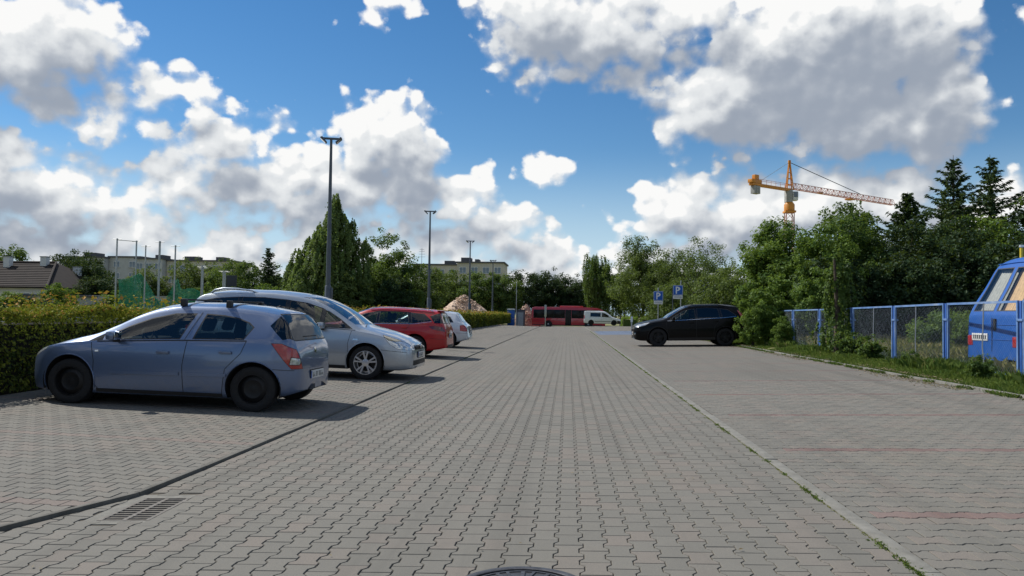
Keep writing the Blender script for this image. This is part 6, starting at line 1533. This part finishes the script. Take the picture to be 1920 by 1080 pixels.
MB().tube([(8, 0, zr + .03), (-10.5, 0, zr + .03)], .10, 6).build('ridge', MT['rooftile'], rf)
for (x, y, z0, z1) in ((4.2, -1.0, 4.2, 5.75), (7.35, -.6, 4.4, 5.8), (9.2, 1.2, 3.5, 5.0), (-3, -.5, 4.4, 5.8)):
    c = MB().box(x - .28, x + .28, y - .25, y + .25, z0, z1).build('chimney', MT['whitewall'], rf, bevel=.02); MB().box(x - .32, x + .32, y - .29, y + .29, z1, z1 + .07).build('chimney_cap', MT['concrete'], c)
for k in range(8):
    x = -11.6 + k * 2.9; wo_ = MB().box(x - .62, x + .62, -5.03, -4.97, 1.25, 2.55).build('window', MT['wframe'], ho)
    for dx in (-.29, .29): MB().box(x + dx - .26, x + dx + .26, -5.045, -5.032, 1.33, 2.47).build('pane', MT['pane'], wo_)
    MB().box(x - .7, x + .7, -5.12, -5.0, 1.17, 1.24).build('sill', MT['concrete'], wo_)
MB().box(8.4, 9.4, -5.04, -4.97, 0, 2.15).build('door', MT['charcoal'], ho)
an = thing('garden_wall', 'long low pale wall running on from the white house', 'wall', (-38.5, 64, 0)); MB().box(-4.6, 4.5, -.15, .15, 0, 2.35).build('wall_body', MT['render2'], an); MB().box(-4.65, 4.55, -.22, .22, 2.35, 2.43).build('coping', MT['concrete'], an)
ga_ = thing('garage', 'small grey flat-roofed garage in front of the white house', 'garage', (-41.6, 59.5, 0)); MB().box(-2.1, 2.1, -2.2, 2.2, 0, 2.2).build('wall', MT['render2'], ga_); MB().box(-2.25, 2.25, -2.35, 2.35, 2.2, 2.34).build('roof', MT['flatroof'], ga_); MB().box(-1.2, 1.2, -2.23, -2.17, 0, 1.95).build('door', MT['charcoal'], ga_)

# ---- far apartment blocks
def block(label, x0, x1, y, zt, mt, nwin, floors=(0, 1, 2, 3), depth=12, bumps=()):
    t = thing('apartment_block', label, 'building', ((x0 + x1) / 2, y, -.46), group='far apartment blocks'); w_ = x1 - x0; h = zt + .46
    MB().box(-w_ / 2, w_ / 2, 0, depth, 0, h).build('wall', MT[mt], t)
    rf = MB().box(-w_ / 2 - .3, w_ / 2 + .3, -.3, depth + .3, h, h + .38).build('roof', MT['flatroof'], t)
    for (bx_, bw, bh) in bumps: MB().box(bx_ - bw / 2, bx_ + bw / 2, 3, 7, h + .38, h + .38 + bh).build('roof_housing', MT['flatroof'], rf)
    fm = MB().box(-.85, .85, -.05, .05, -.8, .8).mesh('window'); fm.materials.append(MT['wframe']); pm = MB().box(-.36, .36, -.02, .02, -.7, .7).mesh('pane'); pm.materials.append(MT['pane']); sm_ = MB().box(-.95, .95, -.14, .0, -.07, .07).mesh('sill'); sm_.materials.append(MT['concrete'])
    for f_ in floors:
        for k in range(nwin):
            wn_ = put('window', fm, None, t, (-w_ / 2 + w_ * (k + .5) / nwin, -.03, h - 1.75 - f_ * 3.0))
            for dx in (-.40, .40): put('pane', pm, None, wn_, (dx, -.045, 0))
            put('sill', sm_, None, wn_, (0, -.02, -.88))
    return t
block('far grey apartment block rising over the trees behind the white house', -131, -119.5, 190, 14.3, 'render2', 4, bumps=((0, 3, 1.2),))
block('far pale stair tower between two apartment blocks', -119.4, -111, 192, 14.6, 'render2', 2)
block('far grey apartment block behind the tall net poles', -110.5, -103.4, 189, 14.0, 'render2', 3, bumps=((1, 2, 1.0),))
block('far cream apartment block behind the olive trees', -103.3, -86, 191, 13.7, 'render', 6, bumps=((-4, 3, 1.1), (4, 2, 1.0)))
block('far cream apartment block between the lamp posts', -38.7, -27.5, 190, 13.2, 'render', 4, bumps=((3, 2.5, 1.0),))
block('far cream apartment block with blank end behind the rubble heap', -27.4, -15.9, 188, 13.7, 'render', 4, bumps=((-4, 2.4, 1.2), (-1.2, 1, .8)))
b = thing('roof_aerial_mast', 'thin roof aerial mast on the far cream block', 'aerial', (-37.2, 193, 13.1)); MB().tube([(0, 0, 0), (0, 0, 4.6)], .07, 6).build('mast', MT['galv'], b)
for k, z in enumerate((2.4, 3.1, 3.8, 4.3)): MB().tube([(-.9 + .1 * k, 0, z), (.9 - .1 * k, 0, z)], .04, 5).build('cross_rod', MT['galv'], b)

# ---- tower crane
cn = thing('tower_crane', 'orange tower crane with pale lattice jib above the thicket', 'crane', (56.05, 200, -.46))
def lattice(b, p, q, w_, h_, n, r_, tri=False):
    p, q = Vector(p), Vector(q); d = (q - p); u = d.normalized(); s_ = u.cross(Vector((0, 0, 1))) if abs(u.z) < .9 else Vector((1, 0, 0)); s_.normalize(); t_ = s_.cross(u).normalized()
    cs = [s_ * w_ / 2, -s_ * w_ / 2, t_ * h_] if tri else [s_ * w_ / 2 + t_ * h_ / 2, -s_ * w_ / 2 + t_ * h_ / 2, -s_ * w_ / 2 - t_ * h_ / 2, s_ * w_ / 2 - t_ * h_ / 2]
    m = len(cs)
    for c in cs: b.tube([p + c, q + c], r_, 5)
    for i in range(n):
        a, e = p + d * i / n, p + d * (i + 1) / n
        for k in range(m):
            c, c2 = cs[k], cs[(k + 1) % m]
            b.tube([a + c, e + c2] if (i + k) % 2 else [a + c2, e + c], r_ * .6, 4, False); b.tube([e + c, e + c2], r_ * .55, 4, False)
b = MB(); lattice(b, (0, 0, 0), (0, 0, 28.5), 1.9, 1.9, 14, .13); b.build('mast', MT['crane_p'], cn)
MB().box(-1.35, 1.35, -1.35, 1.35, 28.5, 29.0).build('climbing_platform', MT['crane_y'], cn, bevel=.05); MB().lathe([(.4, 28.95), (1.3, 29.1), (1.3, 30.6), (.9, 31.2), (.4, 31.2)], 18, 'z').build('slewing_ring', MT['crane_y'], cn, 40)
MB().box(-1.0, .6, -1.0, 1.0, 31.2, 34.3).build('tower_head', MT['concrete'], cn, bevel=.05)
cb = MB().box(.7, 1.9, -1.1, .5, 31.6, 33.9).build('cab', MT['wframe'], cn, bevel=.08); MB().box(.8, 1.8, -1.14, -1.11, 32.4, 33.7).build('cab_window', MT['pane'], cb); MB().box(1.91, 1.94, -1.0, .4, 32.2, 33.7).build('cab_window', MT['pane'], cb)
jd = Vector((36.1, 28, 0)).normalized(); JZ = 34.8
MJ = Matrix.Rotation(math.atan2(jd.y, jd.x), 4, 'Z')
b = MB()
for sx in (-.8, .8):
    for sy in (-.8, .8): b.tube([(sx, sy, 34.2), (sx * .12, sy * .12, 41.6)], .16, 5)
for z in (35.6, 37.2, 38.8): 
    k = 1 - (z - 34.2) / 7.4; b.box(-.85 * k, .85 * k, -.85 * k, .85 * k, z, z + .14)
b.build('tower_peak', MT['crane_y'], cn)
MB().box(-.3, .3, -.3, .3, 41.2, 42.0).build('peak_cap', MT['crane_y'], cn, bevel=.04)
def J(x, y, z): return MJ @ Vector((x, y, z))
b = MB(); lattice(b, J(1.0, 0, JZ), J(47.5, 0, JZ), 1.3, 1.5, 34, .10, True); b.build('jib', MT['crane_p'], cn)
b = MB(); b.box(-14.8, 0, -.7, .7, JZ - .7, JZ - .15, MJ); b.build('counter_jib', MT['crane_y'], cn, bevel=.05)
b = MB()
for sy in (-.7, .7):
    b.tube([J(-13.5, sy, JZ + .9), J(0, sy, JZ + .9)], .05, 4)
    for k in range(8): b.tube([J(-13.5 + k * 1.8, sy, JZ - .2), J(-13.5 + k * 1.8, sy, JZ + .9)], .05, 4)
b.build('handrail', MT['crane_p'], cn)
for k in range(3): MB().box(-14.2 + k * .72, -13.55 + k * .72, -.65, .65, JZ - 2.7, JZ - .75, MJ).build('counterweight', MT['concrete'], cn, bevel=.04)
MB().box(-15.2, -11.6, -.7, .7, JZ - .1, JZ + .8, MJ).build('winch_house', MT['crane_y'], cn, bevel=.06); MB().box(-13.9, -12.4, -.5, .5, JZ + .8, JZ + 2.0, MJ).build('winch_drum', MT['crane_y'], cn, bevel=.1)
MB().tube([(0, 0, 41.5), J(31, 0, JZ + 1.6)], .10, 5).build('tie_bar', MT['pole'], cn); MB().tube([(0, 0, 41.5), J(-12.2, 0, JZ + .2)], .06, 5).build('tie_bar', MT['galv'], cn)
tr_ = MB().box(25.0, 27.4, -.8, .8, JZ - .55, JZ - .2, MJ).build('trolley', MT['crane_y'], cn, bevel=.04)
MB().box(12.2, 13.6, -.5, .5, JZ - .1, JZ + .4, MJ).build('trolley_winch', MT['crane_y'], cn, bevel=.04)

# ---- red bus across the far end
bs = thing('bus', 'long red bus standing across the far end of the car park', 'bus', (-5.1, 109.2, -.56))
BL, BH = 10.4, 2.95
prof = [(0.05, .32), (0, .6), (.02, 2.6), (.12, 2.84), (.4, 2.93), (BL - 2.6, 2.93), (BL - 1.2, 2.86), (BL - .35, 2.55), (BL - .08, 1.6), (BL, .9), (BL - .05, .32)]
MB().prism(prof, 0, 2.5, 'y').build('body', MT['p_bus'], bs, bevel=.05)
MB().box(6.35 - 2.4, 6.35 + .9, .3, 2.2, 2.93, 3.12).build('roof_unit', MT['p_bus'], bs, bevel=.06)
MB().box(.22, 4.70, -.014, -.004, 1.36, 2.56).build('window_band', MT['bus_glass'], bs); MB().box(5.62, 9.7, -.014, -.004, 1.36, 2.54).build('window_band', MT['bus_glass'], bs)
for a, c in zip([.30, 1.72, 3.15], [1.66, 3.09, 4.66]): MB().box(a, c, -.022, -.002, 1.42, 2.52).build('side_window', MT['bus_glass'], bs, bevel=.006)
for a, c in zip([5.66, 7.0, 8.3], [6.94, 8.24, 9.6]): MB().box(a, c, -.022, -.002, 1.42, 2.50).build('side_window', MT['bus_glass'], bs, bevel=.006)
dr = MB().box(4.74, 5.58, -.03, -.003, .42, 2.55).build('door', MT['bus_glass'], bs, bevel=.006)
for dx in (4.80, 5.19): MB().box(dx, dx + .34, -.04, -.031, .6, 2.45).build('door_pane', MT['bus_glass'], dr)
MB().box(.2, BL - .5, -.012, -.003, .34, .44).build('skirt_trim', MT['charcoal'], bs)
for z in (.72, 1.05): 
    MB().box(.3, 4.6, -.008, -.003, z, z + .02).build('panel_seam', MT['black'], bs); MB().box(5.7, 9.4, -.008, -.003, z, z + .02).build('panel_seam', MT['black'], bs)
for x in (2.35, 8.0):
    wo_ = MB().lathe([(.28, -.14), (.46, -.15), (.50, -.10), (.50, .10), (.46, .15), (.28, .14)], 28).build('wheel', MT['rubber'], bs, 35, loc=(x, .12, .50)); MB().lathe([(.28, -.13), (.2, -.06), (.08, -.16), (.001, -.16)], 20).build('rim', MT['galv'], wo_, 35)
    MB().lathe([(.56, -.005), (.56, .0), (.001, .0)], 24).build('wheel_arch', MT['under'], bs, loc=(x, -.004, .50))
MB().box(.03, .10, -.012, -.002, .75, 1.15).build('tail_lamp', MT['red_lens'], bs); MB().box(-.03, .0, .2, 2.3, 1.5, 2.4).build('rear_window', MT['bus_glass'], bs)

# ---- rubble heaps, blue cabin
def heap(label, x, y, w_, h, z0, seed):
    t = thing('rubble_heap', label, 'rubble', (x, y, z0)); g = np.random.default_rng(seed); n = 22; V = []
    for j in range(n + 1):
        for i in range(n + 1):
            u, v = i / n * 2 - 1, j / n * 2 - 1; r_ = min(1, math.hypot(u, v)); V.append((u * w_ / 2, v * w_ / 2.4, h * .96 * max(0, (1 - r_)) ** .85 * (1 + .12 * math.sin(u * 7 + seed)) + g.uniform(-.06, .06)))
    put('mound', fast_mesh('mound', V, [(j * (n + 1) + i, j * (n + 1) + i + 1, (j + 1) * (n + 1) + i + 1, (j + 1) * (n + 1) + i) for j in range(n) for i in range(n)]), MT['rubble'], t)
    b = MB()
    for k in range(2400):
        a, r_ = g.uniform(0, 6.283), g.random() ** .6; u, v = r_ * math.cos(a), r_ * math.sin(a); z = h * max(0, 1 - r_) ** .85; s = g.uniform(.04, .13) * (1 if g.random() < .9 else 1.9)
        M_ = Matrix.Translation((u * w_ / 2, v * w_ / 2.4, z + s * .15)) @ Matrix.Rotation(g.uniform(0, 3), 4, 'X') @ Matrix.Rotation(g.uniform(0, 3), 4, 'Z')
        b.box(-s * g.uniform(.5, 1), s, -s * .6, s * g.uniform(.4, .7), -s * .4, s * .45, M_)
    tag(b.build('broken_bricks', MT['rubble'], t), kind='stuff'); return t
heap('large heap of pale broken brick rubble behind the hedge', -15.2, 112, 11.0, 4.5, -.46, 4)
heap('smaller brown rubble heap between the blue cabin and the bus', -6.2, 114, 4.4, 3.1, -.46, 9)
cbn = thing('site_cabin', 'small blue plastic cabin beside the brown rubble heap', 'cabin', (-8.0, 108.5, -.46))
MB().box(-.5, .5, -.6, .6, 0, 2.35).build('wall', MT['cabin_blue'], cbn, bevel=.03); MB().prism([(-.56, 2.35), (.56, 2.35), (.45, 2.5), (-.45, 2.5)], -.66, .66, 'y').build('roof', MT['sign_white'], cbn, bevel=.02); d_ = MB().box(-.42, .42, -.63, -.603, .1, 2.1).build('door', MT['sign_blue'], cbn, bevel=.01); MB().box(.28, .36, -.66, -.63, 1.0, 1.16).build('handle', MT['sign_white'], d_)
gp = thing('shed', 'grey metal shed half hidden beside the blue cabin', 'shed', (-6.75, 110.5, -.46)); MB().box(-.6, .6, -.8, .8, 0, 2.3).build('wall', MT['charcoal2'], gp, bevel=.02); MB().box(-.68, .68, -.9, .9, 2.3, 2.4).build('roof', MT['flatroof'], gp); MB().box(-.4, .4, -.83, -.802, .05, 2.0).build('door', MT['galv'], gp)
